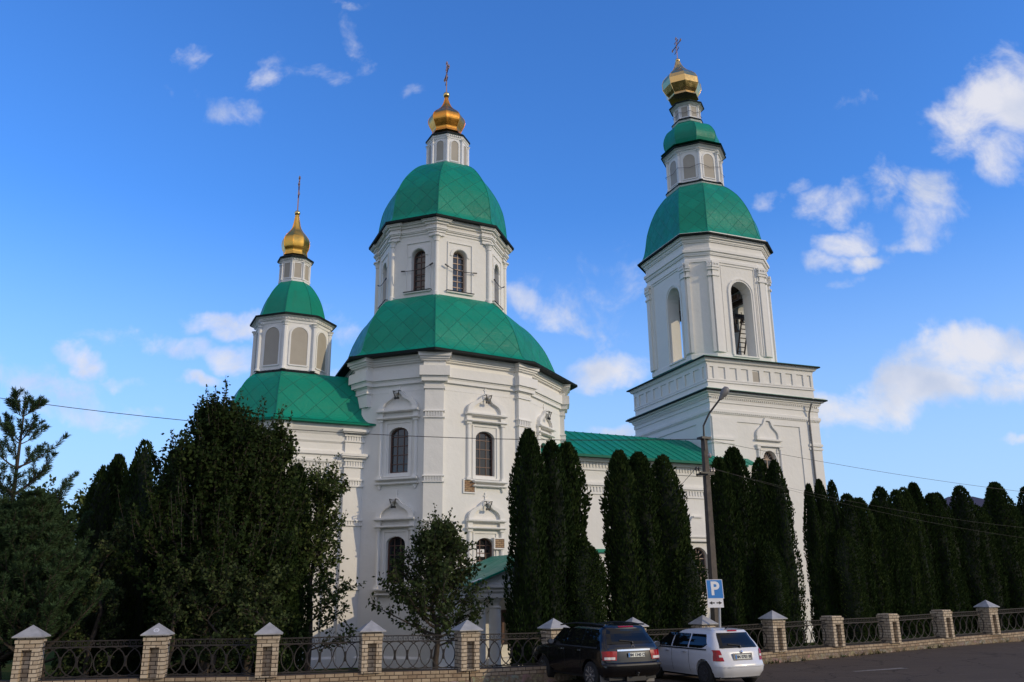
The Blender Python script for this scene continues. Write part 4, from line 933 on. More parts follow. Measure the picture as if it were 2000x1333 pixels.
for z, s_ in ((yb, 0), (yb + .62, 1)):
    d = E1 if s_ == 0 else E2; n_ = E2 if s_ == 0 else E1
    for k in (-.9, .25, 1.2):
        c = CB + n_ * k; a, b = c - d * 2.9, c + d * 2.9; bm_.bar((a.x, a.y, z), (b.x, b.y, z), .26, .3)
bm_.build('bell_beam', 'wood_beam', church)
bt = MB(); zB = lambda y: fb[2].hit(1450, y, .05)[1]
BP = [(520, 0), (518, .06), (515, .06), (513, .02), (508, .02), (506, .10), (502, .12), (500, .20), (497, .20), (495, .06), (489, .06), (484, .06), (482, .14), (478, .18), (475, .28), (471, .34), (468, .42)]
mould(bt, bwl, [(-.1, zB(520))] + steps([(o * 1.1, zB(y)) for y, o in BP]) + [(-.1, zB(468))])
zz = lambda y: zB(y)
bt2 = MB(); mould(bt2, bwl, [(.04, zb0), (.04, zb0 + .30), (.0, zb0 + .34), (-.1, zb0 + .34)]); bt2.build('belfry_base', 'white_trim', church)
bt.build('belfry_entablature', 'white_trim', church)
zt_ = zB(520)
bc = [MB() for _ in range(8)]
for i, f in enumerate(fb):
    wide = i % 2 == 0
    for e in (0, 1):
        mb = bc[(i + e) % 8]
        for k, (a, b, n1) in enumerate(((.0, .42, .16), (.42, .56, .08), (.56, .70, .04)) if wide else ((.0, .22, .12),)):
            a_, b_ = (a, b) if e == 0 else (f.L - b, f.L - a)
            f.box(mb, a_ + .005, b_ - .003, zb0 + .42, zt_, -.01, n1)
        a_, b_ = ((-.06, .52) if e == 0 else (f.L - .52, f.L + .06)) if wide else ((-.05, .27) if e == 0 else (f.L - .27, f.L + .05))
        for z0, z1, n1 in ((zt_ - 1.05, zt_ - .95, .22), (zt_ - .62, zt_ - .45, .22), (zt_ - .45, zt_ - .32, .27), (zt_ - .18, zt_ - .02, .25)): f.box(mb, a_, b_, z0, z1, -.01, n1)
        for k in range(3):
            u = lerp(a_ + .08, b_ - .08, k / 2); mb.sphere(f.P(u, zt_ - .26, .2), .085, n=8, m=6)
for mb in bc: mb.build('belfry_pilaster', 'white_trim', church)
ar = MB()
for i, o in ((0, opW), (2, opS)):
    f = fb[i]; uc, w_, zb2, zs2, r_ = o
    for g0, g1, n1 in ((.0, .12, .05), (.12, .22, .09), (.22, .28, .03)):
        f.ribbon(ar, arch(uc, w_ + 2 * g0, zb2, zs2, r_ + g0)[0:], arch(uc, w_ + 2 * g1, zb2, zs2, r_ + g1)[0:], -.01, n1)
    f.box(ar, uc - w_ / 2 - .2, uc + w_ / 2 + .2, zb2 - .12, zb2 - .02, -TH, .12)
    f.box(ar, .75, .79, zb0 + .5, zt_ - .15, -.01, .04); f.box(ar, f.L - .79, f.L - .75, zb0 + .5, zt_ - .15, -.01, .04); f.box(ar, .75, f.L - .75, zt_ - .17, zt_ - .12, -.01, .05)
ar.build('arch_moulding', 'white_trim', church)
be_ = MB(); mould(be_, be, [(-.6, ZBF - .03), (.0, ZBF - .04), (.02, ZBF + .05), (-.2, ZBF + .06)]); be_.build('eaves_fascia', 'dark_metal_edge', church)
# big tower dome
Yc = CB.y; TR = R(21)
xa, za_, ra_ = tier(1303, 1421, 383, Yc); ra_ *= .97
tp = regpoly(xa, Yc, ra_, TR); cc_ = sum((V2(p) for p in be), Vector((0, 0))) / 8
m_w = tier(1259, 1487, 470, Yc); kk = m_w[2] * 1.04
zz1 = m_w[1]
# stations: (s, z) between eaves polygon and top polygon
tpo = order(tp, [Vector((math.cos(TR + math.pi * (.875 + .25 * k)), math.sin(TR + math.pi * (.875 + .25 * k)))) for k in range(8)])
HD = za_ - ZBF
dome('belfry_dome', be, tpo, cprof([(1.0, ZBF + .05), (.90, ZBF + .16), (.81, ZBF + HD * .10), (.745, ZBF + HD * .22), (.685, ZBF + HD * .40), (.61, ZBF + HD * .53), (.50, ZBF + HD * .67), (.35, ZBF + HD * .81), (.14, ZBF + HD * .94), (0, ZBF + HD)], 3), church)
xb, zb_1, rb_1 = tier(1304, 1414, 368, Yc); xc, zc_1, rc_1 = tier(1289, 1419, 318, Yc)
z_top1 = tier(1292, 1418, 306, Yc)[1]
lantern(xb, Yc, ra_ * .90, za_ + .30, z_top1 - .25, TR, church, .42, .42, panel_w=.58, ledge=.24, wires=True)
xd, zd_, rd_ = tier(1295, 1404, 281, Yc); xe, ze_, re_ = tier(1310, 1376, 250, Yc)
zlo = z_top1 + .1; d0 = regpoly(xb, Yc, rc_1 * .98, TR); d1 = regpoly(xe, Yc, re_ * .86, TR); rr = rc_1 * .98; hh = ze_ - zlo
sf = lambda r: (r - re_ * .86) / (rr - re_ * .86)
dome('lantern_dome', d0, d1, cprof([(1, zlo), (sf(rd_ * .93), zlo + hh * .06), (sf(rd_ * .98), zlo + hh * .22), (sf(rd_ * 1.0), zlo + hh * .42), (sf(rd_ * .93), zlo + hh * .62), (sf(rd_ * .8), zlo + hh * .80), (sf(re_ * .9), zlo + hh * .95), (0, zlo + hh)], 3), church, mat='green_sheet')
xf, zf_, rf_ = tier(1315, 1369, 226, Yc); zg_ = tier(1302, 1370, 214, Yc)[1]
lantern(xf, Yc, rf_ * .90, ze_ + .30, zg_ - .1, TR, church, .34, .5, panel_w=.62, arched=False, ledge=.22, wires=True)
xo, zo0, _ = tier(1308, 1362, 192, Yc); xw, _, rw = tier(1295, 1370, 172, Yc); zn = tier(1318, 1328, 122, Yc)[1]
onion(xw + .03, Yc, zo0 - .15, zn, rw * 1.0, TR, 'pale_gold', church, [(.78, 0), (.74, .06), (.86, .13), (1.0, .25), (1.0, .40), (.90, .51), (.72, .60), (.46, .70), (.30, .79), (.19, .89), (.12, 1.0)], ball=.18, cross_h=UY(1317, 70, Yc).z - UY(1323, 109, Yc).z, cdx=tier(1318, 1328, 115, Yc)[0] - xw - .03, cross_w=.72, smooth=False)
# ---- bells and ladder (things of their own)
for k, (px, py, r) in enumerate(((1437, 643, .20), (1434.5, 634, .15), (1449, 627, .15))):
    p = UY(px, py, fb[2].P(0, 0).y + 2.2 + k * .35)
    mb = MB(); mb.lathe((0, 0, 0), [(r * 1.25, -.0), (r * 1.1, r * .35), (r * .75, r * .9), (r * .62, r * 1.6), (r * .35, r * 1.9), (.03, r * 2.0)], 14)
    b = empty('bell', (p.x, p.y, p.z - r), ('largest bronze bell hanging lowest in the open belfry arch', 'small bronze bell hanging just above the largest bell in the belfry arch', 'small bronze bell hanging nearest the ladder top in the belfry arch')[k], 'bell', 'bells in the belfry')
    mb.v = [(x + b.location.x, y + b.location.y, z + b.location.z) for x, y, z in mb.v]; mb.build('bell_body', 'bronze', b, smooth=50)
    hb = MB(); zt2 = yb - .1; hb.bar((p.x, p.y, b.location.z + r * 1.95), (p.x, p.y, max(zt2, b.location.z + r * 2 + .15)), .04); hb.tube([(p.x, p.y, b.location.z + r), (p.x, p.y, b.location.z - r * .3)], .03, 6); hb.build('hanger', 'black_iron', b)
pa = UY(1447, 692, fb[2].P(0, 0).y + 1.9); pb_ = UY(1456, 622, fb[2].P(0, 0).y + 2.3)
ld = empty('ladder', (pa.x, pa.y, pa.z), 'dark ladder leaning inside the belfry arch of the bell tower', 'ladder')
e = Vector((.26, .1, 0))
for s_ in (-1, 1):
    mb = MB(); mb.bar(pa + e * s_, pb_ + e * s_, .07); mb.build('rail', 'wood_beam', ld)
for k in range(8):
    t_ = (k + .5) / 8; mb = MB(); c = pa.lerp(pb_, t_); mb.bar(c - e, c + e, .05); mb.build('rung', 'wood_beam', ld)
# ================================================================= GROUND, FENCE
def ss(x, a, b): t_ = min(1, max(0, (x - a) / (b - a))); return t_ * t_ * (3 - 2 * t_)
def road_z(x, y): return .30 * ss(x, 4, 21) - .08 * ss(-x, -5, 6)
# pillar feet: (photo x, distance, photo y of the plinth top, cap)
PIL = [(-190, 22.4, 1332, 1), (50, 23.0, 1330, 1), (300, 23.7, 1323, 1), (520, 24.1, 1320, 1), (722, 25.0, 1312, 1), (912, 25.9, 1307, 1), (1083, 27.4, 1299, 1), (1240, 29.2, 1291, 1), (1378, 30.6, 1283, 1), (1515, 32.0, 1271, 1), (1630, 33.3, 1262, 0), (1740, 34.8, 1255, 0), (1845, 36.4, 1245, 0), (1935, 37.9, 1238, 1), (2040, 39.6, 1229, 1), (2140, 41.3, 1221, 1)]
PT = []
for x, Y, y, c in PIL:
    p = UY(x, y, Y); PT.append((V2(p), p.z, c))
def fence_y(x):
    for (a, _, _), (b, _, _) in zip(PT, PT[1:]):
        if a.x <= x <= b.x: return lerp(a.y, b.y, (x - a.x) / (b.x - a.x))
    return PT[0][0].y if x < PT[0][0].x else PT[-1][0].y + (x - PT[-1][0].x) * .55
gm = MB(); nx, ny = 60, 40
def grid(mb, xs, ys, zf_, mi=0):
    b = len(mb.v)
    for y in ys:
        for x in xs: Y = y(x) if callable(y) else y; mb.v.append((x, Y, zf_(x, Y)))
    for j in range(len(ys) - 1):
        for i in range(len(xs) - 1):
            a = b + j * len(xs) + i; mb.f.append((a, a + 1, a + 1 + len(xs), a + len(xs))); mb.m.append(mi); mb.uv.append(None)
xs = [-60 + i * 2.5 for i in range(57)]
ys = [-14, -4, 4, 10, 15, 19] + [(lambda x, k=k: lerp(19, fence_y(x) + .1, k / 6)) for k in range(1, 7)]
grid(gm, xs, ys, road_z); tag(gm.build('road', 'asphalt'), kind='structure')
def yard_z(x, y):
    d = y - fence_y(x); base_ = road_z(x, y) + .32
    return lerp(base_, -.75 if x < 12 else lerp(-.75, -.1, ss(x, 12, 30)), ss(d, .5, 9))
ym = MB(); ys = [(lambda x, k=k: fence_y(x) + .05 + k) for k in (0, .6, 1.5, 3, 5, 7, 9, 12, 16, 22, 30, 45)]
grid(ym, xs, ys, yard_z); tag(ym.build('lawn', 'grass_soil'), kind='structure')
tg = MB(); tg.add([(-3000, -400, -1.3), (3000, -400, -1.3), (3000, 3500, -1.3), (-3000, 3500, -1.3)], [(0, 1, 2, 3)]); tag(tg.build('ground', 'grass_soil'), kind='structure')
mk = MB(); a = UZ(1668, 1308, road_z(13, 34)); b = UZ(1768, 1301, road_z(15, 35)); d = V2(b - a); n_ = Vector((-d.y, d.x)).normalized() * .16
mk.add([(a.x + n_.x * s_, a.y + n_.y * s_, road_z(a.x, a.y) + .012) for s_ in (-.5, .7)] + [(b.x + n_.x * s_, b.y + n_.y * s_, road_z(b.x, b.y) + .012) for s_ in (1.2, -1)], [(0, 1, 2, 3)])
tag(mk.build('road_marking', 'road_paint'), kind='structure')
# grass blades along the fence and over the lawn
gb = MB(); rg = random.Random(3)
for _ in range(16000):
    x = rg.uniform(-15, 26); y = fence_y(x) + .35 + rg.random() ** 1.6 * 9; z = yard_z(x, y) - .02
    h = rg.uniform(.08, .24); a = rg.uniform(0, 6.28); w_ = rg.uniform(.012, .03); dx, dy = math.cos(a) * w_, math.sin(a) * w_; l = rg.uniform(-.08, .08); m_ = rg.uniform(-.08, .08)
    gb.add([(x - dx, y - dy, z), (x + dx, y + dy, z), (x + l, y + m_, z + h)], [(0, 1, 2)])
tag(gb.build('grass', 'grass_blades'), 'tufts of short grass growing on the lawn behind the fence', 'grass', kind='stuff')
# weeds at the foot of the plinth
fence = empty('fence', (PT[5][0].x, PT[5][0].y, 0), 'pale brick pillar fence with wrought iron ring panels on a brick plinth along the road', 'fence')
for i in range(len(PT) - 1):
    (a, za_, _), (b, zb_, _) = PT[i], PT[i + 1]; f = Face(a, b); ra, rb = road_z(a.x, a.y), road_z(b.x, b.y)
    def slab(mat, name, h0, h1, n0, n1, par=fence):
        mb = MB(); P_ = []
        for zz in (h0, h1):
            for u, k in ((0, 0), (f.L, 1)):
                P_.append((u, zz(k)))
        (u0, z00), (u1, z10), _a, _b = P_[0], P_[1], P_[2], P_[3]
        z01, z11 = _a[1], _b[1]
        q = [f.P(u0, z00, n1), f.P(u1, z10, n1), f.P(u1, z10, n0), f.P(u0, z00, n0), f.P(u0, z01, n1), f.P(u1, z11, n1), f.P(u1, z11, n0), f.P(u0, z01, n0)]
        mb.hexa(q); 
        off = i * 2.9
        uvs = []
        for fc in mb.f:
            pts_ = [Vector(mb.v[k_]) for k_ in fc]; uvs.append([(((V2(p_) - f.A).dot(f.e)) + off, p_.z - lerp(za_, zb_, max(0, min(1, (V2(p_) - f.A).dot(f.e) / f.L)))) if abs(p_.z) < 99 else (0, 0) for p_ in pts_])
        mb.uv = uvs; mb.has_uv = True
        return mb.build(name, mat, par)
    zt = lambda k: (za_, zb_)[k]
    bh_ = .292 if i < 5 else .20
    pl = slab('worn_brick', 'plinth', lambda k: zt(k) - bh_, lambda k: zt(k), -.26, .20)
    slab('rubble_stone', 'footing', lambda k: (ra, rb)[k] - .3, lambda k: zt(k) - bh_ - .002, -.24, .245, pl)
    if i > 0 and i < 14:
        # iron panel
        pm_ = MB(); hgt = .92; ua, ub = .34, f.L - .34
        zz = lambda u: lerp(za_, zb_, u / f.L)
        for h_, t_ in ((.05, .03), (hgt - .15, .035), (hgt, .022)): pm_.bar(f.P(ua - .1, zz(ua) + h_, -.02), f.P(ub + .1, zz(ub) + h_, -.02), .03, t_)
        nE = 6; sp = (ub - ua) / (nE); ry = (hgt - .2) / 2
        for k in range(nE + 1):
            uc = ua + sp * k; c = zz(uc) + .05 + ry; pts = []
            for q in range(21):
                an = 2 * math.pi * q / 20; u = uc + math.cos(an) * sp * .96
                if u < ua - .06 or u > ub + .06:
                    if len(pts) > 1: pm_.tube(pts, .016, 4)
                    pts = []; continue
                pts.append(f.P(u, c + math.sin(an) * ry, -.02))
            if len(pts) > 1: pm_.tube(pts, .016, 4)
        for k in range(1, nE):
            if (k + i) % 3 != 1: pm_.bar(f.P(ua + sp * (k + .02), zz(0) * 0 + zz(ua + sp * k) + .05 + ry - .13, -.02), f.P(ua + sp * (k + .02), zz(ua + sp * k) + .05 + ry + .13, -.02), .05, .04)
        # meander strip
        mw = .145; km = int((ub - ua) / mw); y0, y1 = hgt - .13, hgt - .015
        for k in range(km):
            u = ua + k * mw; zb0_ = zz(u)
            S = [(0, y0), (0, y1), (.11, y1), (.11, y0 + .035), (.05, y0 + .035), (.05, y0 + .075)]
            for (a0, b0), (a1, b1) in zip(S, S[1:]): pm_.bar(f.P(u + a0, zb0_ + b0, -.02), f.P(u + a1, zb0_ + b1, -.02), .014)
        pm_.build('iron_panel', 'rusty_iron', fence)
for i, (p, z, capd) in enumerate(PT):
    a = PT[max(0, i - 1)][0]; b = PT[min(len(PT) - 1, i + 1)][0]; e = (b - a).normalized(); n_ = Vector((e.y, -e.x)); W_ = .275; H = 1.03 if i < 9 else 1.05
    f = Face(p - e * W_ + n_ * 0, p + e * W_)
    mb = MB()
    f.box(mb, 0, 2 * W_, z - .02, z + H - .14, -.27, .10)
    f.box(mb, 0, .155, z - .02, z + H - .14, .10, .275); f.box(mb, 2 * W_ - .155, 2 * W_, z - .02, z + H - .14, .10, .275)
    f.box(mb, .155, 2 * W_ - .155, z - .02, z + .0, .10, .275); f.box(mb, .155, 2 * W_ - .155, z + H - .29, z + H - .14, .10, .275)
    f.box(mb, -.02, 2 * W_ + .02, z + H - .14, z + H - .045, -.29, .295); f.box(mb, 0.02, 2 * W_ - .02, z + H - .045, z + H, -.25, .255)
    o = mb.build('pillar', 'pale_brick', fence, boxuv=True)
    if capd:
        cm_ = MB(); c = p; zc = z + H + .005; r = .36
        q = [Vector((c.x, c.y, zc)) + Vector((e.x * sa + n_.x * sb, e.y * sa + n_.y * sb, 0)) * r for sa, sb in ((-1, 1), (1, 1), (1, -1), (-1, -1))]
        up = Vector((0, 0, .025)); apx = Vector((c.x, c.y, zc + .30))
        cm_.add([*q, *[v_ + up for v_ in q], apx], [(3, 2, 1, 0), (0, 1, 5, 4), (1, 2, 6, 5), (2, 3, 7, 6), (3, 0, 4, 7), (4, 5, 8), (5, 6, 8), (6, 7, 8), (7, 4, 8)])
        co = cm_.build('cap', 'zinc_cap', o)
        if i == 2:
            sk = MB(); nn = (n_.to_3d() * .30 + Vector((0, 0, .36))).normalized(); cen = (q[0] + q[1]) / 2 + up; cen = cen.lerp(apx, .36) + nn * .004; ex = e.to_3d(); ey = nn.cross(ex)
            P_ = [cen + (ex * math.cos(t_) + ey * math.sin(t_)) * r_ for r_ in (.075, .045) for t_ in [k * math.pi / 10 for k in range(20)]]
            sk.add(P_, [(k, (k + 1) % 20, 20 + (k + 1) % 20, 20 + k) for k in range(20)]); sk.add([cen + ex * a_ + ey * b_ for a_, b_ in ((-.03, -.012), (.03, -.012), (.03, .012), (-.03, .012))], [(0, 1, 2, 3)]); sk.build('round_sticker', 'sticker', co)
# ================================================================= POLE, LAMP, SIGN, WIRES
pb0 = UY(1403, 1290, 31.3); pt0 = UY(1375, 858, 31.3)
pole = empty('utility_pole', (pb0.x, pb0.y, road_z(pb0.x, pb0.y)), 'square tapering concrete utility pole carrying a street lamp, leaning slightly left, by the fence', 'utility pole')
mb = MB(); d = (pt0 - pb0).normalized(); lowp = pb0 - d * 1.2
for a, b, w0 in ((lowp, pt0, 0),):
    x = Vector((.9, .42, 0)).normalized(); y = Vector((-.42, .9, 0)).normalized(); P_ = []
    for c, r in ((a, .135), (b, .085)): P_ += [c - x * r - y * r, c + x * r - y * r, c + x * r + y * r, c - x * r + y * r]
    mb.hexa(P_)
mb.build('shaft', 'concrete', pole)
mb = MB(); a = pt0 - d * .45; P_ = [UY(px, py, 31.15) for px, py in ((1377, 880), (1375, 850), (1374, 832), (1385, 808), (1409, 776))]; mb.tube(P_, .035, 8); mb.obox(pt0 + d * .03, x * .2, y * .16, d * .04); mb.bar(pt0 - x * .2 - d * .0, pt0 + x * .25 + d * .0, .05); mb.build('lamp_arm', 'black_iron', pole)
h0, h1 = UY(1406, 781, 31.15), UY(1421, 757, 31.15); hd = (h1 - h0).normalized(); hx = hd.cross(Vector((0, 1, .3))).normalized(); hy = hx.cross(hd)
mb = MB(); rings = []
for t_, rx, ry in ((0, .05, .05), (.12, .085, .07), (.3, .09, .08), (.36, .13, .09), (.7, .15, .10), (.93, .12, .08), (1.0, .05, .04)):
    c = h0.lerp(h1, t_); rings.append([c + hx * math.cos(k * math.pi / 6) * rx + hy * math.sin(k * math.pi / 6) * ry for k in range(12)])
mb.loft(rings); mb.build('lamp_head', 'lamp_grey', pole, smooth=50)
mb = MB(); cx_ = UY(1379, 925, 31.2); mb.bar(cx_ - x * .42 - Vector((0, 0, .08)), cx_ + x * .35 + Vector((0, 0, .02)), .08, .1); mb.bar(cx_ - x * .35 - y * .12, cx_ + x * .1 - y * .12, .06, .06)
co = mb.build('crossarm', 'black_iron', pole)
INS = []
for k in (-.42, -.3, .24, .36):
    mb = MB(); c = cx_ + x * k + Vector((0, 0, .02)); mb.lathe((c.x, c.y, c.z), [(.015, 0), (.015, .06), (.05, .07), (.045, .12), (.05, .14), (.02, .2)], 8); mb.build('insulator', 'black_iron' if k < 0 else 'ceramic', co); INS.append(c + Vector((0, 0, .17)))
mb = MB(); c = UY(1386, 890, 31.0); mb.sphere(c, .07, sz=1.4); mb.build('insulator', 'ceramic', pole)
def wire(a, b, sag, label, r=.012, n=24):
    mb = MB(); pts = [a.lerp(b, k / n) - Vector((0, 0, sag * 4 * (k / n) * (1 - k / n))) for k in range(n + 1)]; mb.tube(pts, r, 4)
    o = mb.build('overhead_wire', 'wire_black'); tag(o, label, 'wire', 'overhead wires'); return o
wire(UY(-400, 708, 34), pt0, 1.0, 'dark overhead wire running from the far left edge of the sky to the pole top', .016)
wire(pt0, UY(2700, 990, 45), .95, 'thin overhead wire running right from the pole top high over the hedge', .008)
wire(INS[2], UY(2600, 1010, 44), 1.5, 'upper of two thin wires running right from the pole crossarm in front of the hedge', .004)
wire(INS[3], UY(2700, 1045, 44), 1.7, 'lower of two thin wires running right from the pole crossarm in front of the hedge', .004)
wire(INS[0], UY(1090, 1170, 35.5), .3, 'short thin wire dropping from the pole crossarm down left behind the tall thujas', .010)
def cable_l(a, b, sag): pass
# sign
sp = UY(1400, 1262, 30.0); sign = empty('parking_sign', (sp.x, sp.y, road_z(sp.x, sp.y)), 'blue and white P parking sign with black double arrow plate on a slim post', 'parking sign')
mb = MB(); px_, py_ = UY(1407, 1262, 30.1), UY(1404, 1135, 30.1); dd = (py_ - px_).normalized(); mb.tube([px_ - dd * 1.0, py_], .04, 10); mb.build('post', 'sign_metal', sign)
A_, B_ = UY(1380.5, 1168, 30.0), UY(1411.5, 1170, 30.0); ang = R(8); ex = Vector((math.cos(ang), math.sin(ang), 0)); c0 = UY(1396, 1151, 29.95); ez = Vector((-.035, 0, 1)).normalized()
Wd = .285; ey = ex.cross(ez).normalized()
def plate(name, c, w_, h_, t_, mat, par, off=0.):
    mb = MB(); mb.obox(c + ey * off, ex * w_, ez * h_, ey * t_); return mb.build(name, mat, par)
def text_mesh(txt, size, name, mat, par, c, exv, ezv, align='CENTER', bold=0.):
    cu = bpy.data.curves.new(name, 'FONT'); cu.body = txt; cu.size = size; cu.align_x = 'CENTER'; cu.align_y = 'CENTER'; cu.extrude = .001; cu.offset = bold
    o = bpy.data.objects.new(name, cu); col.objects.link(o); dg = bpy.context.evaluated_depsgraph_get(); me = bpy.data.meshes.new_from_object(o.evaluated_get(dg)); bpy.data.objects.remove(o)
    nz = exv.cross(ezv).normalized(); off = Vector((0, 0, 0)); p = par
    while p is not None: off += Vector(p.location); p = p.parent
    for v_ in me.vertices:
        q = c + exv * v_.co.x + ezv * v_.co.y + nz * v_.co.z; v_.co = q - off
    me.materials.clear(); me.materials.append(M[mat]); ob = bpy.data.objects.new(name, me); col.objects.link(ob); ob.parent = par; KIDS.setdefault(par.name, []).append(ob); return ob
up_ = plate('sign_panel', c0, Wd, .31, .01, 'sign_white', sign); plate('blue_field', c0, Wd - .018, .292, .002, 'sign_blue', up_, .0115)
fr_ = ey
text_mesh('P', .60, 'letter', 'sign_white', up_, c0 + fr_ * .0150, ex, ez, bold=.018)
c1_ = UY(1397.5, 1178, 29.95); lp = plate('arrow_plate', c1_, Wd - .01, .15, .01, 'sign_white', sign)
mb = MB(); a_ = c1_ + fr_ * .0125
for s_ in (-1, 1):
    pts = [(.03, -.018), (.12, -.018), (.12, -.055), (.225, 0), (.12, .055), (.12, .018), (.03, .018)]; vs_ = [a_ + ex * (u * s_) + ez * v_ for u, v_ in pts]; mb.add(vs_ + [v_ + fr_ * .002 for v_ in vs_], [tuple(range(7)), tuple(range(7, 14))])
mb.build('double_arrow', 'sign_black', lp)
# far house roof
hp = UY(1910, 975, 75); hs_ = empty('house', (hp.x, hp.y, -1), 'far house with a dark tiled hip roof peeping over the right hand hedge', 'house')
mb = MB(); X, Y, Z = hp.x, hp.y, hp.z
mb.box(X - 4.2, X + 5, Y, Y + 8, -1.2, Z - 1.3); mb.build('wall', 'white_plaster', hs_)
mb = MB(); q = [(X - 4.8, Y - .6, Z - 1.4), (X + 5.6, Y - .6, Z - 1.4), (X + 5.6, Y + 8.6, Z - 1.4), (X - 4.8, Y + 8.6, Z - 1.4), (X - .6, Y + 3.8, Z + .6), (X + 1.6, Y + 3.8, Z + .6)]
mb.add(q, [(0, 1, 5, 4), (1, 2, 5), (2, 3, 4, 5), (3, 0, 4), (3, 2, 1, 0)]); mb.build('roof', 'dark_tile', hs_)
# dry leaves and small weeds along the foot of the plinth
lv = MB(); r2 = random.Random(19)
for _ in range(900):
    x = r2.uniform(-4, 24); y = fence_y(x) - .27 - abs(r2.gauss(0, .35)); z = road_z(x, y) + .012; a = r2.uniform(0, 6.28); l = r2.uniform(.03, .07); d = Vector((math.cos(a), math.sin(a), r2.uniform(-.1, .5))).normalized(); s_ = Vector((-d.y, d.x, r2.uniform(-.3, .3))) * l * .35
    p = Vector((x, y, z)); lv.add([p, p + d * l * .5 + s_, p + d * l, p + d * l * .5 - s_], [(0, 1, 2, 3)])
simple('dry_leaf', (.16, .095, .04), .9, 0, .5, 30)
tag(lv.build('fallen_leaves', 'dry_leaf'), 'dry brown leaves scattered on the asphalt along the foot of the plinth', 'leaves', kind='stuff')
wd_ = MB()
for _ in range(60):
    x = r2.uniform(-3, 24); y = fence_y(x) - .25 - r2.uniform(0, .08); z = road_z(x, y)
    for _k in range(r2.randint(6, 22)):
        a = r2.uniform(0, 6.28); h = r2.uniform(.05, .2); w_ = .012; q = Vector((x + r2.gauss(0, .07), y + r2.gauss(0, .03), z)); e = Vector((math.cos(a), math.sin(a), 0))
        wd_.add([q - e * w_, q + e * w_, q + Vector((r2.gauss(0, .05), -abs(r2.gauss(0, .05)), h))], [(0, 1, 2)])
tag(wd_.build('weeds', 'grass_blades'), 'small tufts of weeds at the foot of the brick plinth beside the road', 'weeds', kind='stuff')
# ================================================================= TREES
rg = random.Random(11)
def rnd_dir():
    z = rg.uniform(-1, 1); a = rg.uniform(0, 2 * math.pi); s = math.sqrt(1 - z * z); return Vector((s * math.cos(a), s * math.sin(a), z))
def leafquad(mb, p, d, w_, l, up=None):
    # pointed leaf: two triangles folded along the middle
    s = d.cross(up or rnd_dir()); s = s.normalized() if s.length > 1e-3 else d.orthogonal().normalized()
    n = len(mb.v); m_ = p + d * l * .45
    mb.v += [tuple(p), tuple(m_ + s * w_), tuple(p + d * l), tuple(m_ - s * w_)]; mb.f.append((n, n + 1, n + 2, n + 3)); mb.m.append(0); mb.uv.append(None)
def thuja_mesh(H, Rm, seed, tops=1, n=13000):
    r_ = random.Random(seed); rg.seed(seed)
    ph = [r_.uniform(0, 6.28) for _ in range(8)]
    leaders = [(0, 0, 1.0, .95)] + [(r_.uniform(-.5, .5) * Rm, r_.uniform(-.4, .4) * Rm, r_.uniform(.80, .94), r_.uniform(.55, .75)) for _ in range(tops - 1)]
    def rad(t_, a):                        # t_ 0 bottom .. 1 top
        body = min(1.0, max(0, (1 - t_) / .25)) ** .55 * (.84 + .16 * min(1, t_ * 5)); body *= 1 - .10 * t_
        lump = 1 + .10 * math.sin(3 * a + ph[0] + 5 * t_) + .09 * math.sin(5 * a + ph[1] - 9 * t_) + .07 * math.sin(11 * t_ + ph[2] + 2 * a) + .05 * math.sin(23 * t_ + ph[3] + 4 * a) + .05 * math.sin(9 * a + ph[4] + 31 * t_)
        return max(.02, Rm * body * lump)
    core = MB(); leaf = MB()
    for (lx, ly, lh, lr) in leaders:
        rings = []
        for i in range(19):
            t_ = i / 18; rings.append([(lx + math.cos(k * math.pi / 7) * rad(t_, k * math.pi / 7) * lr * .70, ly + math.sin(k * math.pi / 7) * rad(t_, k * math.pi / 7) * lr * .70, .25 + t_ * (H * lh - .45)) for k in range(14)])
        core.loft(rings)
        cnt = int(n * lr * lh / sum(a_[2] * a_[3] for a_ in leaders))
        for _ in range(cnt):
            t_ = 1 - rg.random() ** .92; a = rg.uniform(0, 2 * math.pi); q = rg.random()
            rr = rad(t_, a) * lr; clump = .5 + .5 * math.sin(17 * a + ph[5] + 40 * t_) * math.sin(7 * a + 61 * t_ + ph[6])
            rr = rr * (.74 + .22 * q + .12 * clump)
            if lx and False: pass
            z = .12 + t_ * (H * lh - .2)
            out = Vector((math.cos(a), math.sin(a), 0)); tang = Vector((-out.y, out.x, 0))
            d = (out * rg.uniform(.15, .8) + Vector((0, 0, rg.uniform(.5, 1.2))) + tang * rg.uniform(-.5, .5)).normalized()
            p = Vector((lx, ly, z)) + out * rr
            L = rg.uniform(.09, .19) * (1.15 if t_ > .93 else 1)
            leafquad(leaf, p, d, L * .26, L, out if rg.random() < .5 else tang)
    return core, leaf, leaders
def make_thuja(name, H, Rm, seed, tops, n, loc, label, group, sc_=(1, 1, 1)):
    core, leaf, _ = thuja_mesh(H, Rm, seed, tops, n)
    o = empty(name, (0, 0, 0), label, 'thuja', group)
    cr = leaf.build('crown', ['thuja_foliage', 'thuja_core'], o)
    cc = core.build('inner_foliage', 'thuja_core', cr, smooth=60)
    tb = MB(); tb.tube([(0, 0, -.3), (0, 0, .6), (0.02, 0, 1.6)], [.13, .1, .06], 8); tb.build('trunk', 'bark', o)
    o.location = loc; o.scale = sc_; return o
NLEAF = 13500
VAR = [(8.0, .95, 21, 1), (8.0, 1.0, 22, 2), (8.0, .85, 23, 1), (8.0, 1.05, 24, 3), (8.0, .9, 25, 2)]
PROTO = {}
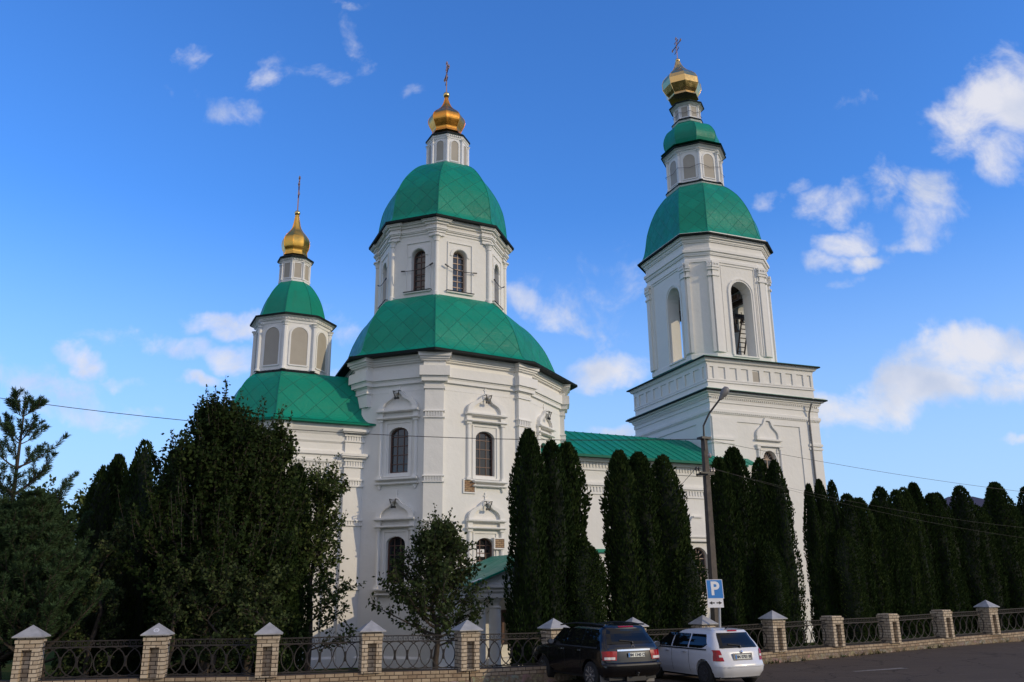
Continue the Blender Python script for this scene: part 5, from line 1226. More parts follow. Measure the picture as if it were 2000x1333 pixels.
def thuja(px, ytop, hw, Y, v, label, group, rot=0., base_z=None):
    H0, R0, seed, tops = VAR[v]; top = UY(px, ytop, Y); x = top.x; zb = yard_z(x, Y) if base_z is None else base_z
    sr = (hw * Y / FPX * .97) / R0; sz = (top.z - zb + .1) / H0
    if v not in PROTO:
        PROTO[v] = make_thuja('thuja', H0, R0, seed, tops, NLEAF, (x, Y, zb), label, group, (sr, sr, sz)); o = PROTO[v]
    else:
        o = copy_tree(PROTO[v]); o.location = (x, Y, zb); o.scale = (sr, sr, sz)
    o.rotation_euler = (rg.uniform(-.022, .022), rg.uniform(-.022, .022), rot); o['label'] = label; o['group'] = group; return o
G1 = 'tall column thujas behind the fence'
TH = [ # px, top y, half width, distance, variant, label
 (200, 915, 36, 33.0, 1, 'column thuja, shorter of the pair between the pine and the big leafy tree'),
 (238, 893, 30, 33.6, 0, 'column thuja, taller of the pair between the pine and the big leafy tree'),
 (292, 866, 34, 32.6, 3, 'round topped thuja half hidden by the left side of the big leafy tree'),
 (335, 880, 30, 33.6, 4, 'thuja mostly hidden behind the left half of the big leafy tree'),
 (400, 930, 34, 33.8, 1, 'thuja hidden deep behind the middle of the big leafy tree'),
 (455, 940, 34, 33.4, 0, 'thuja hidden behind the right of the big leafy tree, under the apse roof'),
 (510, 945, 32, 33.0, 3, 'bushy thuja behind the pointed leafy tree before the apse'),
 (556, 955, 32, 31.0, 2, 'narrow thuja showing through the right half of the big leafy tree'),
 (583, 912, 28, 31.8, 0, 'narrow thuja at the right edge of the big leafy tree'),
 (1026, 843, 34, 30.4, 0, 'tallest thuja standing against the octagon beside the portico'),
 (1070, 867, 34, 31.2, 4, 'second thuja right of the portico, between the tallest one and a narrow one'),
 (1098, 870, 36, 32.4, 2, 'narrow thuja on the right of the clump beside the portico'),
 (1139, 1058, 34, 31.4, 1, 'low thuja at the foot of the clump beside the portico'),
 (1209, 886, 32, 32.6, 2, 'leftmost spire of the thuja clump between portico and utility pole'),
 (1243, 889, 38, 33.2, 0, 'middle spire of the thuja clump between portico and utility pole'),
 (1301, 895, 38, 33.6, 4, 'right spire of the thuja clump just left of the utility pole'),
 (1332, 1060, 34, 33.4, 1, 'low thuja at the right foot of the clump left of the utility pole'),
 (1408, 898, 28, 35.4, 2, 'narrow thuja immediately right of the utility pole'),
 (1432, 880, 34, 36.0, 0, 'tallest thuja in front of the bell tower, just right of the pole'),
 (1478, 900, 28, 36.6, 4, 'thin thuja half hidden in the clump under the bell tower window'),
 (1514, 903, 25, 36.4, 1, 'thuja on the right of the clump under the bell tower window'),
 (1500, 1065, 27, 35.4, 3, 'low thuja at the foot of the clump before the bell tower'),
 (1577, 950, 18, 37.6, 2, 'sparse thuja left of the row that begins right of the bell tower'),
 (1597, 942, 20, 38.0, 0, 'slim tall thuja against the right edge of the bell tower'),
 (1617, 944, 20, 38.6, 4, 'thuja just clearing the right edge of the bell tower'),
 (1650, 962, 30, 38.6, 1, 'first hedge thuja with only sky behind its tip'),
 (1677, 970, 28, 39.2, 2, 'hedge thuja in the low dip right of the bell tower'),
 (1646, 1030, 28, 37.6, 3, 'low bushy thuja in front of the hedge right of the tower'),
 (1703, 975, 24, 39.8, 0, 'lowest narrow thuja tip in the dip of the hedge'),
 (1721, 948, 26, 40.0, 4, 'pointed thuja rising just after the dip in the hedge'),
 (1742, 954, 24, 40.4, 1, 'thuja between two taller tips in the middle of the hedge'),
 (1762, 949, 26, 40.8, 3, 'rounded thuja left of the tall finger shaped tip in the hedge'),
 (1784, 940, 22, 41.2, 2, 'finger shaped thuja tip in the middle of the right hand hedge'),
 (1815, 961, 28, 41.6, 0, 'thuja right of the finger shaped tip, above a brick pillar'),
 (1834, 959, 26, 42.2, 1, 'broad thuja left of the one in front of the far house'),
 (1871, 946, 28, 42.6, 4, 'pointed thuja left of the dark house roof'),
 (1904, 984, 30, 43.0, 3, 'thuja standing directly below the dark house roof'),
 (1941, 938, 30, 43.4, 0, 'tallest right hand hedge thuja, just right of the house roof'),
 (1968, 985, 26, 44.2, 2, 'thuja in the gap before the right edge of the photo'),
 (2000, 948, 26, 44.8, 4, 'thuja cut by the right edge of the photo'),
]
for k, (px, y, hw, Y, v, lab) in enumerate(TH):
    thuja(px, y + (8 if px > 1640 else 0), hw * (1.18 if px < 1540 or px > 1640 else 1.02), Y, v, lab, G1, rg.uniform(0, 6.28))
# ---- broadleaf trees
def grow(mb, tw, lf, base, H, spread, nb, seed, leaf_l, leaf_n, twig_n=16, up=.8, shape=None, fork=1.4, leaf_w=.33, sub=3):
    r_ = random.Random(seed); rg.seed(seed + 5); base = Vector(base)
    trunk = [base + Vector((r_.uniform(-.05, .05) * i, r_.uniform(-.05, .05) * i, H * .92 * i / 8)) for i in range(9)]
    mb.tube(trunk, [max(.02, .17 * H / 8 * (1 - i / 9)) for i in range(9)], 8)
    for b in range(nb):
        t_ = (b + .5) / nb; t_ = fork / H + (1 - fork / H) * t_ ** .85; k = t_ * 8 / .92 * .9; i = min(7, int(k)); p0 = trunk[i].lerp(trunk[i + 1], min(1, k - i))
        a = b * 2.4 + r_.uniform(-.4, .4); out = Vector((math.cos(a), math.sin(a), 0)); tt = (p0.z - base.z) / H
        Rr = shape(tt) * spread if shape else spread; L = Rr * r_.uniform(.78, 1.12)
        e = up * r_.uniform(.7, 1.3) * (.55 + tt); pts = [p0]; d = (out + Vector((0, 0, e * .5))).normalized()
        steps = 7
        for s_ in range(steps):
            d = (d + Vector((0, 0, e * .10)) + Vector((r_.uniform(-.12, .12), r_.uniform(-.12, .12), r_.uniform(-.08, .08)))).normalized(); pts.append(pts[-1] + d * (L / steps))
        mb.tube(pts, [max(.008, .05 * L / 2.5 * (1 - s_ / (steps + .5))) for s_ in range(steps + 1)], 5)
        for s_ in range(twig_n):
            q = .12 + .88 * (s_ + r_.random()) / twig_n; kk = q * steps; i = min(steps - 1, int(kk)); p1 = pts[i].lerp(pts[i + 1], kk - i)
            dd = ((pts[i + 1] - pts[i]).normalized() * .8 + rnd_dir() * .9 + Vector((0, 0, .45 * up))).normalized(); tl = r_.uniform(.35, .8) * (.35 + .25 * spread) * (1.15 - .5 * q)
            tp = [p1, p1 + dd * tl * .5, p1 + (dd + Vector((0, 0, .25 * up))).normalized() * tl]
            tw.tube(tp, [.012, .008, .004], 3, cap=False)
            for _ in range(leaf_n):
                x = rg.random() ** .8; c = tp[0].lerp(tp[1], x * 2) if x < .5 else tp[1].lerp(tp[2], x * 2 - 1)
                c = c + rnd_dir() * rg.uniform(0, .11 + .05 * spread); ld_ = (rnd_dir() + dd * .5 + Vector((0, 0, -.35))).normalized(); l = leaf_l * rg.uniform(.6, 1.2); leafquad(lf, c, ld_, l * leaf_w, l)
def broadleaf(name, label, px, Y, ytop, width_px, nb, seed, leaf_l, leaf_n, mat, twig_n=16, up=.8, shape=None, fork=1.4, cat='tree', extra=None, shoots=0, shoot_z=(.5, .95)):
    top = UY(px, ytop, Y); zb = yard_z(top.x, Y); H = top.z - zb; o = empty(name, (top.x, Y, zb), label, cat)
    tr, tw, lf = MB(), MB(), MB(); grow(tr, tw, lf, (top.x, Y, zb), H, width_px / 2 * Y / FPX, nb, seed, leaf_l, leaf_n, twig_n, up, shape, fork)
    if extra: extra(tr, tw, lf, top.x, Y, zb, H)
    if shoots:
        r_ = random.Random(seed + 99); sp = width_px / 2 * Y / FPX
        for _ in range(shoots):
            a = r_.uniform(0, 6.283); tz = r_.uniform(*shoot_z); rr = (shape(tz) if shape else 1) * sp * r_.uniform(.15, .95)
            p0 = Vector((top.x + math.cos(a) * rr, Y + math.sin(a) * rr, zb + H * tz)); L = r_.uniform(.7, 1.5) * H / 8
            dd = Vector((math.cos(a) * .35, math.sin(a) * .35, 1)).normalized(); p1 = p0 + dd * L * .5; p2 = p1 + (dd + Vector((0, 0, .5))).normalized() * L * .5
            tw.tube([p0, p1, p2], [.014, .009, .004], 3, cap=False)
            for k in range(int(34 * L)):
                x = rg.random(); c = p0.lerp(p1, x * 2) if x < .5 else p1.lerp(p2, x * 2 - 1); ld_ = (rnd_dir() + Vector((0, 0, .5))).normalized(); l = leaf_l * rg.uniform(.6, 1.05) * (1.15 - .5 * x); leafquad(lf, c + rnd_dir() * .05, ld_, l * .33, l)
    lf.build('crown', mat, o); tr.build('trunk', 'bark', o, smooth=60); tw.build('twigs', 'bark', o); return o
egg = lambda t_: max(.10, (math.sin(min(1, t_ * 1.30 + .10) * math.pi * .62 + .35)) * (1 - max(0, t_ - .55) * 1.45))
broadleaf('linden_tree', 'big dense leafy tree with upright shoots hiding the left end of the church', 440, 29.4, 815, 400, 84, 31, .16, 28, 'linden_leaves', 20, 1.25, egg, .5, shoots=150, shoot_z=(.35, .97))
broadleaf('linden_tree', 'leafy tree with a pointed top right of the biggest leafy tree, before the apse', 515, 30.6, 835, 290, 56, 33, .155, 22, 'linden_leaves', 17, 1.0, egg, .6, shoots=80)
broadleaf('linden_tree', 'loose leafy tree right of the big tree, its low branch reaching over the white wall', 618, 32.6, 915, 260, 40, 37, .15, 17, 'linden_leaves', 14, .75, lambda t_: .95 - .7 * t_, 1.3, shoots=40)
cone = lambda t_: .95 if t_ < .38 else max(.13, .95 - 1.45 * (t_ - .38))
broadleaf('fruit_tree', 'small slender leafy tree in front of the octagon, left of the portico', 856, 30.2, 1022, 262, 60, 43, .15, 11, 'fruit_leaves', 13, .8, cone, 1.1, shoots=60, shoot_z=(.4, .97), extra=None)
broadleaf('shrub', 'loose pale leaved shrub under the pair of thujas right of the pine', 205, 28.2, 1010, 130, 20, 51, .12, 13, 'shrub_leaves', 12, .8, lambda t_: 1 - .6 * t_, .5, 'shrub')
for sx, sy, sw, sn in ((430, 1120, 150, 'low dark shrub behind the third pillar under the big leafy tree'), (520, 1130, 140, 'low dark shrub behind the fourth pillar under the pointed leafy tree'), (-40, 1110, 190, 'low dark shrub at the left edge of the photo behind the fence'), (110, 1130, 150, 'low dark shrub between the first and second pillars behind the fence')):
    broadleaf('shrub', sn, sx, 27.6, sy, sw, 14, 70 + sx, .13, 14, 'shrub_leaves', 12, .7, lambda t_: 1 - .4 * t_, .3, 'shrub')
broadleaf('shrub', 'dark shrub behind the second pillar, below the big leafy tree', 345, 27.4, 1090, 130, 14, 57, .12, 13, 'shrub_leaves', 12, .8, lambda t_: 1 - .5 * t_, .4, 'shrub')
broadleaf('background_tree', 'dark leafy tree filling the gap behind the pine and the left fence', 120, 36.5, 985, 300, 30, 61, .22, 20, 'linden_leaves', 13, .8, lambda t_: 1 - .5 * t_, .6)
broadleaf('background_tree', 'dark leafy tree behind the thuja pair at left', 300, 36, 1000, 260, 26, 67, .22, 20, 'linden_leaves', 12, .8, lambda t_: 1 - .5 * t_, .5)
# ---- pine
def pine(px0, y0, px1, y1, Y, label, branches, seed, thin=0.):
    r_ = random.Random(seed); rg.seed(seed)
    a, b = UY(px0, y0, Y), UY(px1, y1, Y); zb = yard_z(a.x, Y); d = (b - a).normalized(); foot = a - d * ((a.z - zb) / d.z)
    o = empty('pine_tree', tuple(foot), label, 'pine'); tr, nd = MB(), MB(); H = (b - foot).length
    tr.tube([foot, foot + d * H * .5, b], [.16, .09, .02], 8)
    def tuft(p0, p1, L, dens):
        n = max(6, int((p1 - p0).length * dens)); ax = (p1 - p0).normalized()
        for i in range(n):
            p = p0.lerp(p1, rg.random()); q = rnd_dir(); q = (q - ax * q.dot(ax)); q = (q.normalized() + ax * rg.uniform(.5, 1.5)).normalized()
            leafquad(nd, p, q, .010, L * rg.uniform(.7, 1.1))
    tuft(b - d * .7, b + d * .12, .17, 300)
    for (t_, az, L, rise) in branches:
        p = foot + d * H * t_; out = Vector((math.cos(az), math.sin(az), rise)).normalized(); pts = [p]; dd = out.copy()
        for s_ in range(6):
            dd = (dd + Vector((r_.uniform(-.1, .1), r_.uniform(-.1, .1), .13))).normalized(); pts.append(pts[-1] + dd * L / 6)
        tr.tube(pts, [max(.008, .035 * L / 1.6 * (1 - s_ / 6.5)) for s_ in range(7)], 5)
        for s_ in range(2, 6): tuft(pts[s_], pts[s_ + 1], .19, 190)
        tuft(pts[-1], pts[-1] + dd * .15, .18, 500)
        for s_ in range(1, 6):
            for sg in (-1, 1):
                for rep in range(0 if r_.random() < thin else 1):
                    sd_ = (dd.cross(Vector((0, 0, 1))).normalized() * sg * r_.uniform(.5, 1.1) + dd * .9 + Vector((0, 0, r_.uniform(.15, .7)))).normalized(); l = r_.uniform(.22, .5) * (1.25 - s_ / 7) * min(1.3, .5 + L * .5); q0 = pts[s_].lerp(pts[s_ + 1], r_.random()); q1 = q0 + sd_ * l; q2 = q1 + (sd_ + Vector((0, 0, .5))).normalized() * l * .4
                    tr.tube([q0, q1, q2], [.014, .01, .005], 4, cap=False); tuft(q0.lerp(q1, .3), q1, .16, 190); tuft(q1, q2, .16, 330)
    nd.build('needles', 'pine_needles', o); tr.build('trunk', 'bark', o, smooth=60); return o
br = []
r0 = random.Random(77)
Hp = 8.2
for lvl in range(10):
    t_ = 1 - (.62 + lvl * .74) / Hp; k = 4
    for j in range(k): br.append((t_ + r0.uniform(-.006, .006), j * 6.283 / k + lvl * .9 + r0.uniform(-.3, .3), (.75 + lvl * .36) * r0.uniform(.8, 1.15), .42 - lvl * .03))
pine(20, 1010, 51, 775, 28.0, 'young pine with a bare leading shoot rising at the left edge of the photo', br, 5, .45)
br2 = []
for lvl in range(13):
    t_ = 1 - (.35 + lvl * .42) / 6.5
    for j in range(6): br2.append((t_ + r0.uniform(-.01, .01), j * 1.047 + lvl * .7 + r0.uniform(-.3, .3), (.6 + lvl * .17) * r0.uniform(.8, 1.15), .4))
pine(-95, 1100, -95, 905, 27.4, 'lower pine cut by the left edge, in front of the taller young pine', br2, 6)
pine(62, 1150, 66, 985, 26.8, 'short bushy pine behind the first two fence pillars', br2, 9)
pine(-10, 1150, -12, 1000, 27.2, 'dense bushy pine at the lower left corner behind the first pillar', br2, 12)
# ---- far wood closing the horizon on both sides of the churchyard
fw = MB(); r3 = random.Random(41); rg.seed(41)
for (xa, xb, ya, yb, hh) in ((-140, -22, 105, 150, 9), (45, 190, 120, 160, 8), (-140, -45, 40, 100, 8)):
    for _ in range(70):
        cx, cy, h, r_ = r3.uniform(xa, xb), r3.uniform(ya, yb), hh * r3.uniform(.6, 1.1), r3.uniform(2.5, 4.5)
        for _k in range(90):
            d = rnd_dir(); p = Vector((cx + d.x * r_, cy + d.y * r_, -1.2 + h * .55 + d.z * h * .5)); leafquad(fw, p, rnd_dir(), .45, 1.3)
tag(fw.build('far_wood', 'linden_leaves'), 'dark belt of distant trees closing the horizon behind the churchyard', 'wood', kind='stuff')
# ================================================================= CARS
def curve(tab):
    def f(z):
        if z <= tab[0][0]: return tab[0][1]
        for (a, p), (b, q) in zip(tab, tab[1:]):
            if z <= b: t_ = (z - a) / (b - a); t_ = t_ * t_ * (3 - 2 * t_) * .5 + t_ * .5; return p + (q - p) * t_
        return tab[-1][1]
    return f
class Car:
    # horizontal slices: rear x, front x, half width as functions of height
    def __init__(s, L, xr, xf, hw, rr, rf, zs, wheels, wr, track):
        s.L = L; s.xr, s.xf, s.hw, s.rr, s.rf = map(curve, (xr, xf, hw, rr, rf)); s.zs = zs; s.wheels = wheels; s.wr = wr; s.track = track
    def ring(s, z, eps=0.):
        xr, xf, w, rr, rf = s.xr(z) - eps, s.xf(z) + eps, s.hw(z) + eps, s.rr(z), s.rf(z); P = []
        def half(sg):
            H = []
            for i in range(5): y = (w - rr) * i / 5; H.append((xr + .05 * (y / max(w, .1)) ** 2, y))
            for i in range(7):
                a = math.pi / 2 * i / 6; H.append((xr + .05 + rr - rr * math.cos(a), w - rr + rr * math.sin(a)))
            x0, x1 = xr + .05 + rr, xf - rf
            for i in range(1, 14): x = x0 + (x1 - x0) * i / 14; H.append((x, w))
            for i in range(9):
                a = math.pi / 2 * i / 8; H.append((x1 + (rf) * math.sin(a), w - (w * .62) * (1 - math.cos(a))))
            for i in range(1, 4): H.append((xf + .05 * (i / 4), w * .38 * (1 - i / 4)))
            return [(x, y * sg) for x, y in H]
        a = half(1); b = half(-1); return [(x, y, z) for x, y in a] + [(xf + .06, 0, z)] + [(x, y, z) for x, y in b[:0:-1]]
    def side(s, x, z, sg, n=0.): return Vector((x, sg * (s.hw(z) + n), z))
    def rear(s, y, z, n=0.):
        w, rr = s.hw(z), s.rr(z); ay = abs(y)
        if ay <= w - rr: x = s.xr(z) + .05 * (ay / w) ** 2; return Vector((x - n, y, z))
        t_ = min(1, (ay - w + rr) / rr); a = math.asin(t_); sg = 1 if y > 0 else -1
        return Vector((s.xr(z) + .05 + rr - rr * math.cos(a) - n * math.cos(a), sg * (w - rr + rr * math.sin(a) + n * math.sin(a)), z))
def patch_grid(mb, fn, us, vs_):
    b = len(mb.v)
    for v in vs_:
        for u in us: mb.v.append(tuple(fn(u, v)))
    for j in range(len(vs_) - 1):
        for i in range(len(us) - 1):
            a = b + j * len(us) + i; mb.f.append((a, a + 1, a + 1 + len(us), a + len(us))); mb.m.append(0); mb.uv.append(None)
def lin(a, b, n): return [a + (b - a) * i / n for i in range(n + 1)]
def boolean_cut(o, cutters):
    for c in cutters:
        m = o.modifiers.new('b', 'BOOLEAN'); m.operation = 'DIFFERENCE'; m.solver = 'EXACT'; m.object = c
    dg = bpy.context.evaluated_depsgraph_get(); me = bpy.data.meshes.new_from_object(o.evaluated_get(dg)); o.modifiers.clear(); o.data = me
    for c in cutters: bpy.data.objects.remove(c)
def build_car(name, label, car, paint, loc, heading, suv, plate_txt):
    root = empty(name, (0, 0, 0), label, 'car')
    mb = MB(); mb.loft([car.ring(z) for z in car.zs], 0)
    body = mb.build('body', paint, root, smooth=38)
    cut = []
    for x in car.wheels:
        for sg in (-1, 1):
            c = MB(); c.v = []; n = 24; r = car.wr + (.075 if suv else .06); y0, y1 = sg * (car.track - .16), sg * (car.track + .45)
            c.loft([[(x + r * math.cos(2 * math.pi * k / n), y, car.wr + r * math.sin(2 * math.pi * k / n)) for k in range(n)] for y in (y0, y1)]); cut.append(c.build('cut', 'black_plastic'))
    boolean_cut(body, cut)
    for e in body.data.polygons: e.use_smooth = True
    bm = bmesh.new(); bm.from_mesh(body.data)
    for e in bm.edges:
        if len(e.link_faces) == 2: e.smooth = e.calc_face_angle(0) < R(32)
    bm.to_mesh(body.data); bm.free()
    ub = MB(); zb = car.zs[0]; ub.box(.25, car.L - .25, -car.hw(.4) + .12, car.hw(.4) - .12, .19 if not suv else .27, zb + .1)
    ub.box(.15, .6, -.35, .25, .24, .38); ub.build('underbody', 'black_plastic', root)
    # wheels
    for x in car.wheels:
        for sg in (-1, 1):
            tm_ = MB(); w_ = .21 if not suv else .25; r = car.wr; rot_n = 28; yc = sg * (car.track - w_ * .38)
            rings = []
            for yy, rr_ in ((-w_ / 2, r * .66), (-w_ / 2, r * .93), (-w_ / 2 + .03, r), (w_ / 2 - .03, r), (w_ / 2, r * .93), (w_ / 2, r * .66)):
                rings.append([(x + rr_ * math.cos(2 * math.pi * k / rot_n), yc + sg * yy, r + rr_ * math.sin(2 * math.pi * k / rot_n)) for k in range(rot_n)])
            tm_.loft(rings); wo = tm_.build('wheel', 'rubber', root, smooth=40)
            rm_ = MB(); yo = yc + sg * (w_ / 2 - .03); R_ = r * .67
            ring = lambda rr_, y_: [(x + rr_ * math.cos(2 * math.pi * k / rot_n), y_, r + rr_ * math.sin(2 * math.pi * k / rot_n)) for k in range(rot_n)]
            rm_.loft([ring(R_, yo + sg * .035), ring(R_ * .9, yo + sg * .036), ring(R_ * .88, yo - sg * .03), ring(.03, yo - sg * .04)], 1 if suv else 0)
            sp = 5 if suv else 9
            for k in range(sp):
                a = 2 * math.pi * k / sp + .3; dx, dz = math.cos(a), math.sin(a); 
                for off in ((-.035, .035) if suv else (0,)):
                    a0 = Vector((x - dz * off, yo + sg * .015, r + dx * off)); a1 = Vector((x + dx * R_ * .92 - dz * off * 2, yo + sg * .03, r + dz * R_ * .92 + dx * off * 2)); rm_.bar(a0, a1, .05 if suv else .045, .03, 0, up=(0, 1, 0))
            rm_.loft([ring(.07, yo + sg * .0), ring(.06, yo + sg * .045), ring(.01, yo + sg * .05)], 0)
            rm_.build('rim', ['alloy' if suv else 'steel_wheel', 'steel_wheel'], wo)
    # side glass, pillars
    for sg in (-1, 1):
        for (nm, pts) in car.side_glass:
            g = MB(); n = 8
            us = lin(0, 1, n); vs_ = lin(0, 1, 5)
            def fn(u, v):
                z = lerp(car.gz0(u), car.gz1, v); xa = lerp(pts[0], pts[2], v); xb = lerp(pts[1], pts[3], v); x = lerp(xa, xb, u)
                if len(pts) > 4 and u < .35:      # rounded rear lower corner
                    k = (1 - u / .35) ** 2; z = lerp(z, lerp(car.gz0(u), car.gz1, .55), k * .55 * (1 - v))
                return car.side(x, z, sg, .008)
            patch_grid(g, fn, us, vs_); g.build(nm, 'car_glass', root)
        ts = MB(); patch_grid(ts, lambda x, v: car.side(x, car.gz0(0) - .05 + v * .035, sg, .012), lin(car.belt[0], car.belt[1], 12), [0, 1]); ts.build('belt_trim', 'black_plastic' if suv else 'black_plastic', root)
        # door gaps
        for x0 in car.doors:
            dg = MB(); patch_grid(dg, lambda u, v: car.side(x0 + u * .012, v, sg, .004), [0, 1], lin(car.zs[0] + .08, car.gz0(.5) - .06, 8)); dg.build('door_gap', 'black_plastic', body)
        for x0 in car.handles:
            hb = MB(); z = car.hz; a = car.side(x0, z, sg, .03); b_ = car.side(x0 + .17, z, sg, .03); hb.bar(a, b_, .03, .028); hb.build('door_handle', 'chrome' if suv else paint, root)
        mm = MB(); mx, mz = car.mirror; c = car.side(mx, mz, sg, .13); mm.loft([[(c.x + dx, c.y + dy * .11, c.z + dz * .085) for dy, dz in [(math.cos(k * math.pi / 5) * .85, math.sin(k * math.pi / 5) * .85) for k in range(10)]] for dx in (-.05, .03)] + [[(c.x + .10, c.y + dy * .06, c.z + dz * .045) for dy, dz in [(math.cos(k * math.pi / 5), math.sin(k * math.pi / 5)) for k in range(10)]]])
        mm.bar(car.side(mx + .03, mz - .05, sg, -.02), c - Vector((0, 0, .04)), .05); mo = mm.build('mirror', paint, root, smooth=50)
        mg = MB(); mg.lathe((0, 0, 0), [(.001, 0), (1, 0)], 12); mg.v = [(c.x - .054, c.y + y * .092, c.z + x * .068) for x, y, z in mg.v]; mg.build('mirror_glass', 'mirrored_glass', mo)
    # rear window, lamps, plate
    g = MB(); z0, z1, k0, k1 = car.rw; patch_grid(g, lambda u, v: car.rear(u * lerp(k0, k1, (v - z0) / (z1 - z0)), v, .008), lin(-1, 1, 12), lin(z0, z1, 6)); g.build('rear_window', 'car_glass', root)
    wf = MB(); xf0 = car.ws; patch_grid(wf, lambda u, v: (car.xf(v) + .06 - .06 * u * u + .015, u * car.hw(v) * .86, v), lin(-1, 1, 8), lin(xf0[0], xf0[1], 8)); wf.build('windscreen', 'car_glass', root)
    for sg in (-1, 1):
        lb = MB(); q = car.lamp
        fn = lambda u, v, e=.014: car.rear(sg * lerp(lerp(q[0][0], q[1][0], v), lerp(q[0][1], q[1][1], v), u), lerp(q[2], q[3], v), e)
        patch_grid(lb, fn, lin(0, 1, 12), lin(0, 1, 6)); lo = lb.build('tail_light', 'red_lamp', root, smooth=60)
        cl = MB(); r4 = car.lamp_clear; patch_grid(cl, lambda u, v: fn(u, v, .02), lin(r4[0], r4[1], 6), lin(r4[2], r4[3], 3)); cl.build('reversing_light', 'clear_lamp', lo)
    pz, pw, ph = car.plate
    nx = Vector((0, -1, 0)); c = car.rear(0, pz, .03); tilt = (car.rear(0, pz + .05) - car.rear(0, pz - .05)).normalized(); tilt = Vector((tilt.x * .3, 0, 1)).normalized()
    c += nx * car.plate_y
    pb = MB(); pb.obox(c, nx * pw, tilt * ph, Vector((.006, 0, 0))); po = pb.build('licence_plate', 'plate_white', root)
    if not suv:
        rc = MB(); rc.obox(c + Vector((.012, 0, .0)), nx * (pw + .06), tilt * (ph + .035), Vector((.012, 0, 0))); rc.build('plate_recess', 'lamp_grey', root)
    text_mesh(plate_txt, .105, 'plate_number', 'plate_text', po, c + nx * .02 + Vector((-.010, 0, -.003)), nx, tilt, bold=.004)
    bl = MB(); bl.obox(c + nx * (-pw + .025) + Vector((-.0085, 0, 0)), nx * .022, tilt * ph * .95, Vector((.0015, 0, 0))); bl.build('plate_band', 'sign_blue', po)
    hl = MB(); z, hwid, mat = car.brake; patch_grid(hl, lambda u, v: car.rear(u * hwid, z + v * .035, .02), lin(-1, 1, 8), [0, 1]); hl.build('high_brake_light', 'red_lamp', root)
    # bumper line, trim, wiper, emblem
    bp = MB(); z0, z1, e = car.bump; patch_grid(bp, lambda u, v: car.rear(u * (car.hw(v) - .004), v, e), lin(-1, 1, 26), lin(z0, z1, 3)); bp.build('bumper_step', car.bump_mat, root)
    wp = MB(); a = car.rear(-.02, car.rw[0] + .06, .03); b_ = car.rear(.36, car.rw[0] + .10, .03); wp.bar(a, b_, .02); wp.bar(car.rear(-.02, car.rw[0] + .0, .03), a, .04); wp.build('rear_wiper', 'black_plastic', root)
    em = MB(); ez_ = car.emblem; c = car.rear(0, ez_, .016)
    if suv:
        for rr0, rr1 in ((.062, .045),):
            P_ = [(c.x - .0, c.y + r_ * math.cos(t_) * .8, c.z + r_ * math.sin(t_)) for r_ in (rr0, rr1) for t_ in [k * math.pi / 9 for k in range(18)]]; em.add(P_, [(k, (k + 1) % 18, 18 + (k + 1) % 18, 18 + k) for k in range(18)])
    else: em.sphere(c, .038, n=12, m=6)
    em.build('emblem', 'chrome', root)
    if suv:
        ct = MB(); z = car.chrome; patch_grid(ct, lambda u, v: car.rear(u * .52 - .0, z + v * .045, .03), lin(-1, 1, 10), [0, 1]); ct.build('chrome_strip', 'chrome', root)
        for sg in (-1, 1):
            rr_ = MB(); rr_.tube([(x, sg * (car.hw(car.gz1) - .06), car.roofz(x)) for x in lin(.55, 3.0, 8)], .022, 6); rr_.build('roof_rail', 'black_plastic', root)
            mf = MB(); x = car.wheels[0] - car.wr - .08; mf.box(x, x + .02, sg * (car.track - .15) - .13, sg * (car.track - .15) + .13, .16, .48); mf.build('mud_flap', 'lamp_grey', root)
        tb = MB(); tb.tube([(0.25, 0, .42), (-.02, 0, .42)], .025, 6); tb.sphere((-.03, 0, .46), .035); tb.build('tow_bar', 'black_iron', root)
    else:
        an = MB(); an.bar((.75, 0, car.zs[-1] - .01), (.60, 0, car.zs[-1] + .06), .02); an.build('roof_antenna', 'black_plastic', root)
    root.location = loc; root.rotation_euler = (0, 0, heading); return root
# --- white estate
wz = [.24, .30, .38, .46, .52, .58, .66, .74, .80, .86, .92, .97, 1.02, 1.10, 1.18, 1.26, 1.34, 1.39, 1.43, 1.46, 1.475]
W = Car(4.24, [(.24, .12), (.40, .02), (.55, .0), (.62, .05), (.70, .10), (.90, .15), (.97, .20), (1.38, .46), (1.44, .50), (1.475, .9)],
        [(.24, 4.0), (.4, 4.2), (.6, 4.22), (.74, 4.12), (.86, 3.85), (.92, 3.4), (.97, 3.12), (1.1, 2.86), (1.26, 2.55), (1.38, 2.25), (1.44, 2.0), (1.475, 1.5)],
        [(.24, .74), (.40, .81), (.6, .835), (.85, .825), (.97, .80), (1.34, .635), (1.42, .57), (1.46, .46), (1.475, .25)],
        [(.24, .25), (.6, .30), (.97, .20), (1.4, .14), (1.475, .1)], [(.24, .4), (.7, .5), (.97, .5), (1.3, .45), (1.475, .2)], wz, (.78, 3.24), .315, .80)
W.side_glass = [('side_window', (.62, 1.42, .78, 1.42, 1)), ('side_window', (1.48, 2.22, 1.48, 2.2)), ('side_window', (2.28, 3.02, 2.26, 2.50))]
W.gz0 = lambda u: .965; W.gz1 = 1.33; W.belt = (.62, 3.1); W.doors = (1.42, 2.24, 3.15); W.handles = (1.55, 2.38); W.hz = .86; W.mirror = (2.86, 1.0)
W.rw = (.985, 1.37, .64, .52); W.ws = (1.0, 1.36); W.lamp = ((.62, .86), (.58, .80), .66, .95); W.lamp = ((.60, .82), (.66, .80), .66, .94); W.lamp_clear = (.0, .45, .35, .55)
W.plate = (.76, .26, .056); W.plate_y = .0; W.brake = (1.405, .16, 0); W.bump = (.50, .515, .012); W.bump_mat = 'car_white'; W.emblem = .885
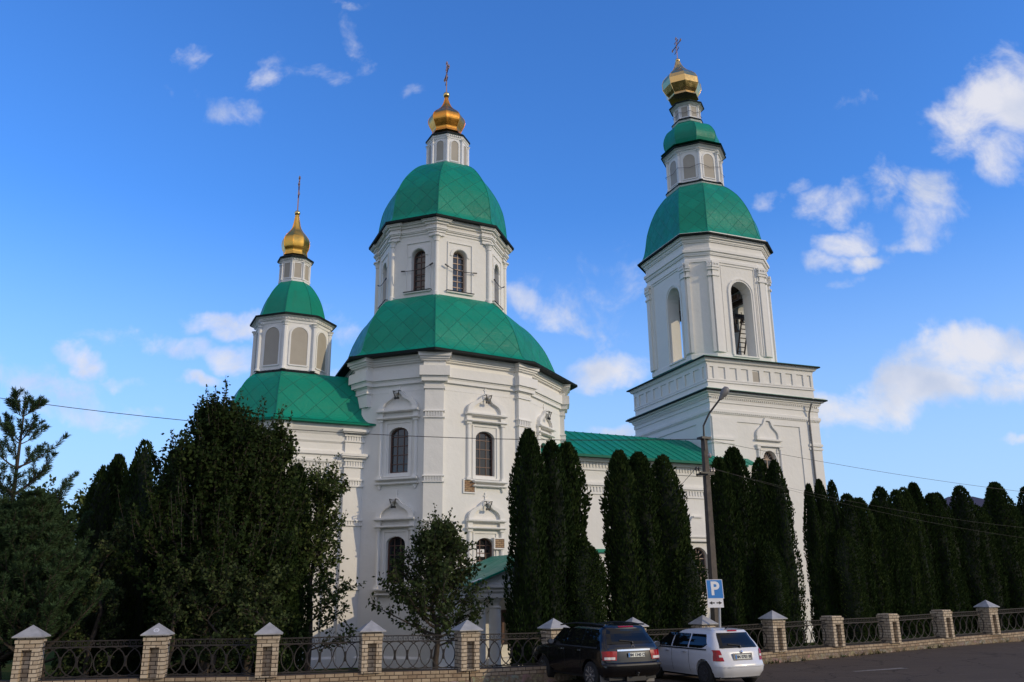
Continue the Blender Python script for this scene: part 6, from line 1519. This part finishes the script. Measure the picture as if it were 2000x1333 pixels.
# --- black off-roader
bz = [.36, .42, .50, .58, .66, .74, .82, .90, .98, 1.04, 1.10, 1.15, 1.22, 1.30, 1.40, 1.50, 1.58, 1.64, 1.69, 1.73, 1.745]
B = Car(4.66, [(.36, .14), (.48, .03), (.62, .0), (.70, .02), (.74, .12), (.9, .14), (1.1, .17), (1.2, .24), (1.55, .45), (1.66, .48), (1.72, .6), (1.745, 1.0)],
        [(.36, 4.4), (.5, 4.6), (.8, 4.62), (.98, 4.45), (1.08, 4.0), (1.13, 3.5), (1.18, 3.28), (1.3, 3.08), (1.5, 2.72), (1.64, 2.4), (1.72, 2.0), (1.745, 1.6)],
        [(.36, .84), (.5, .91), (.8, .935), (1.05, .92), (1.18, .88), (1.58, .71), (1.68, .64), (1.73, .5), (1.745, .3)],
        [(.36, .25), (.6, .26), (1.1, .2), (1.6, .16), (1.745, .1)], [(.36, .4), (.9, .45), (1.2, .45), (1.6, .4), (1.745, .2)], bz, (.95, 3.69), .37, .88)
B.side_glass = [('side_window', (.50, 1.38, .74, 1.38, 1)), ('side_window', (1.46, 2.28, 1.46, 2.26)), ('side_window', (2.36, 3.16, 2.34, 2.72))]
B.gz0 = lambda u: 1.15; B.gz1 = 1.60; B.belt = (.55, 3.25); B.doors = (1.42, 2.32, 3.3); B.handles = (1.5, 2.45); B.hz = 1.02; B.mirror = (3.0, 1.2)
B.rw = (1.22, 1.62, .74, .60); B.ws = (1.2, 1.62); B.lamp = ((.56, .90), (.52, .90), .80, 1.04); B.lamp_clear = (.15, .9, .08, .36)
B.plate = (.93, .26, .056); B.plate_y = .06; B.brake = (1.655, .24, 0); B.bump = (.66, .72, .016); B.bump_mat = 'black_plastic'; B.emblem = 1.14; B.chrome = 1.035
B.roofz = lambda x: 1.745 if 1 < x < 2.2 else (1.72 if x < 1 else 1.745 - (x - 2.2) * .10)
def car_at(px, py, Y, h):                   # rear bumper centre on the ground
    p = UY(px, py, Y); return (p.x, p.y, road_z(p.x, p.y))
hd = lambda deg: R(90 + deg)
build_car('estate_car', 'white estate car with red tail lights parked right of the black off-roader', W, 'car_white', car_at(1458, 1320, 24.8, 0), hd(25), False, 'BM 0703 BI')
build_car('off_road_car', 'black off-road car with chrome strip on its tailgate, parked left of the white estate', B, 'car_black', car_at(1247, 1335, 24.3, 0), hd(26), True, 'BM 1340 CI').scale = (1, 1, .955)
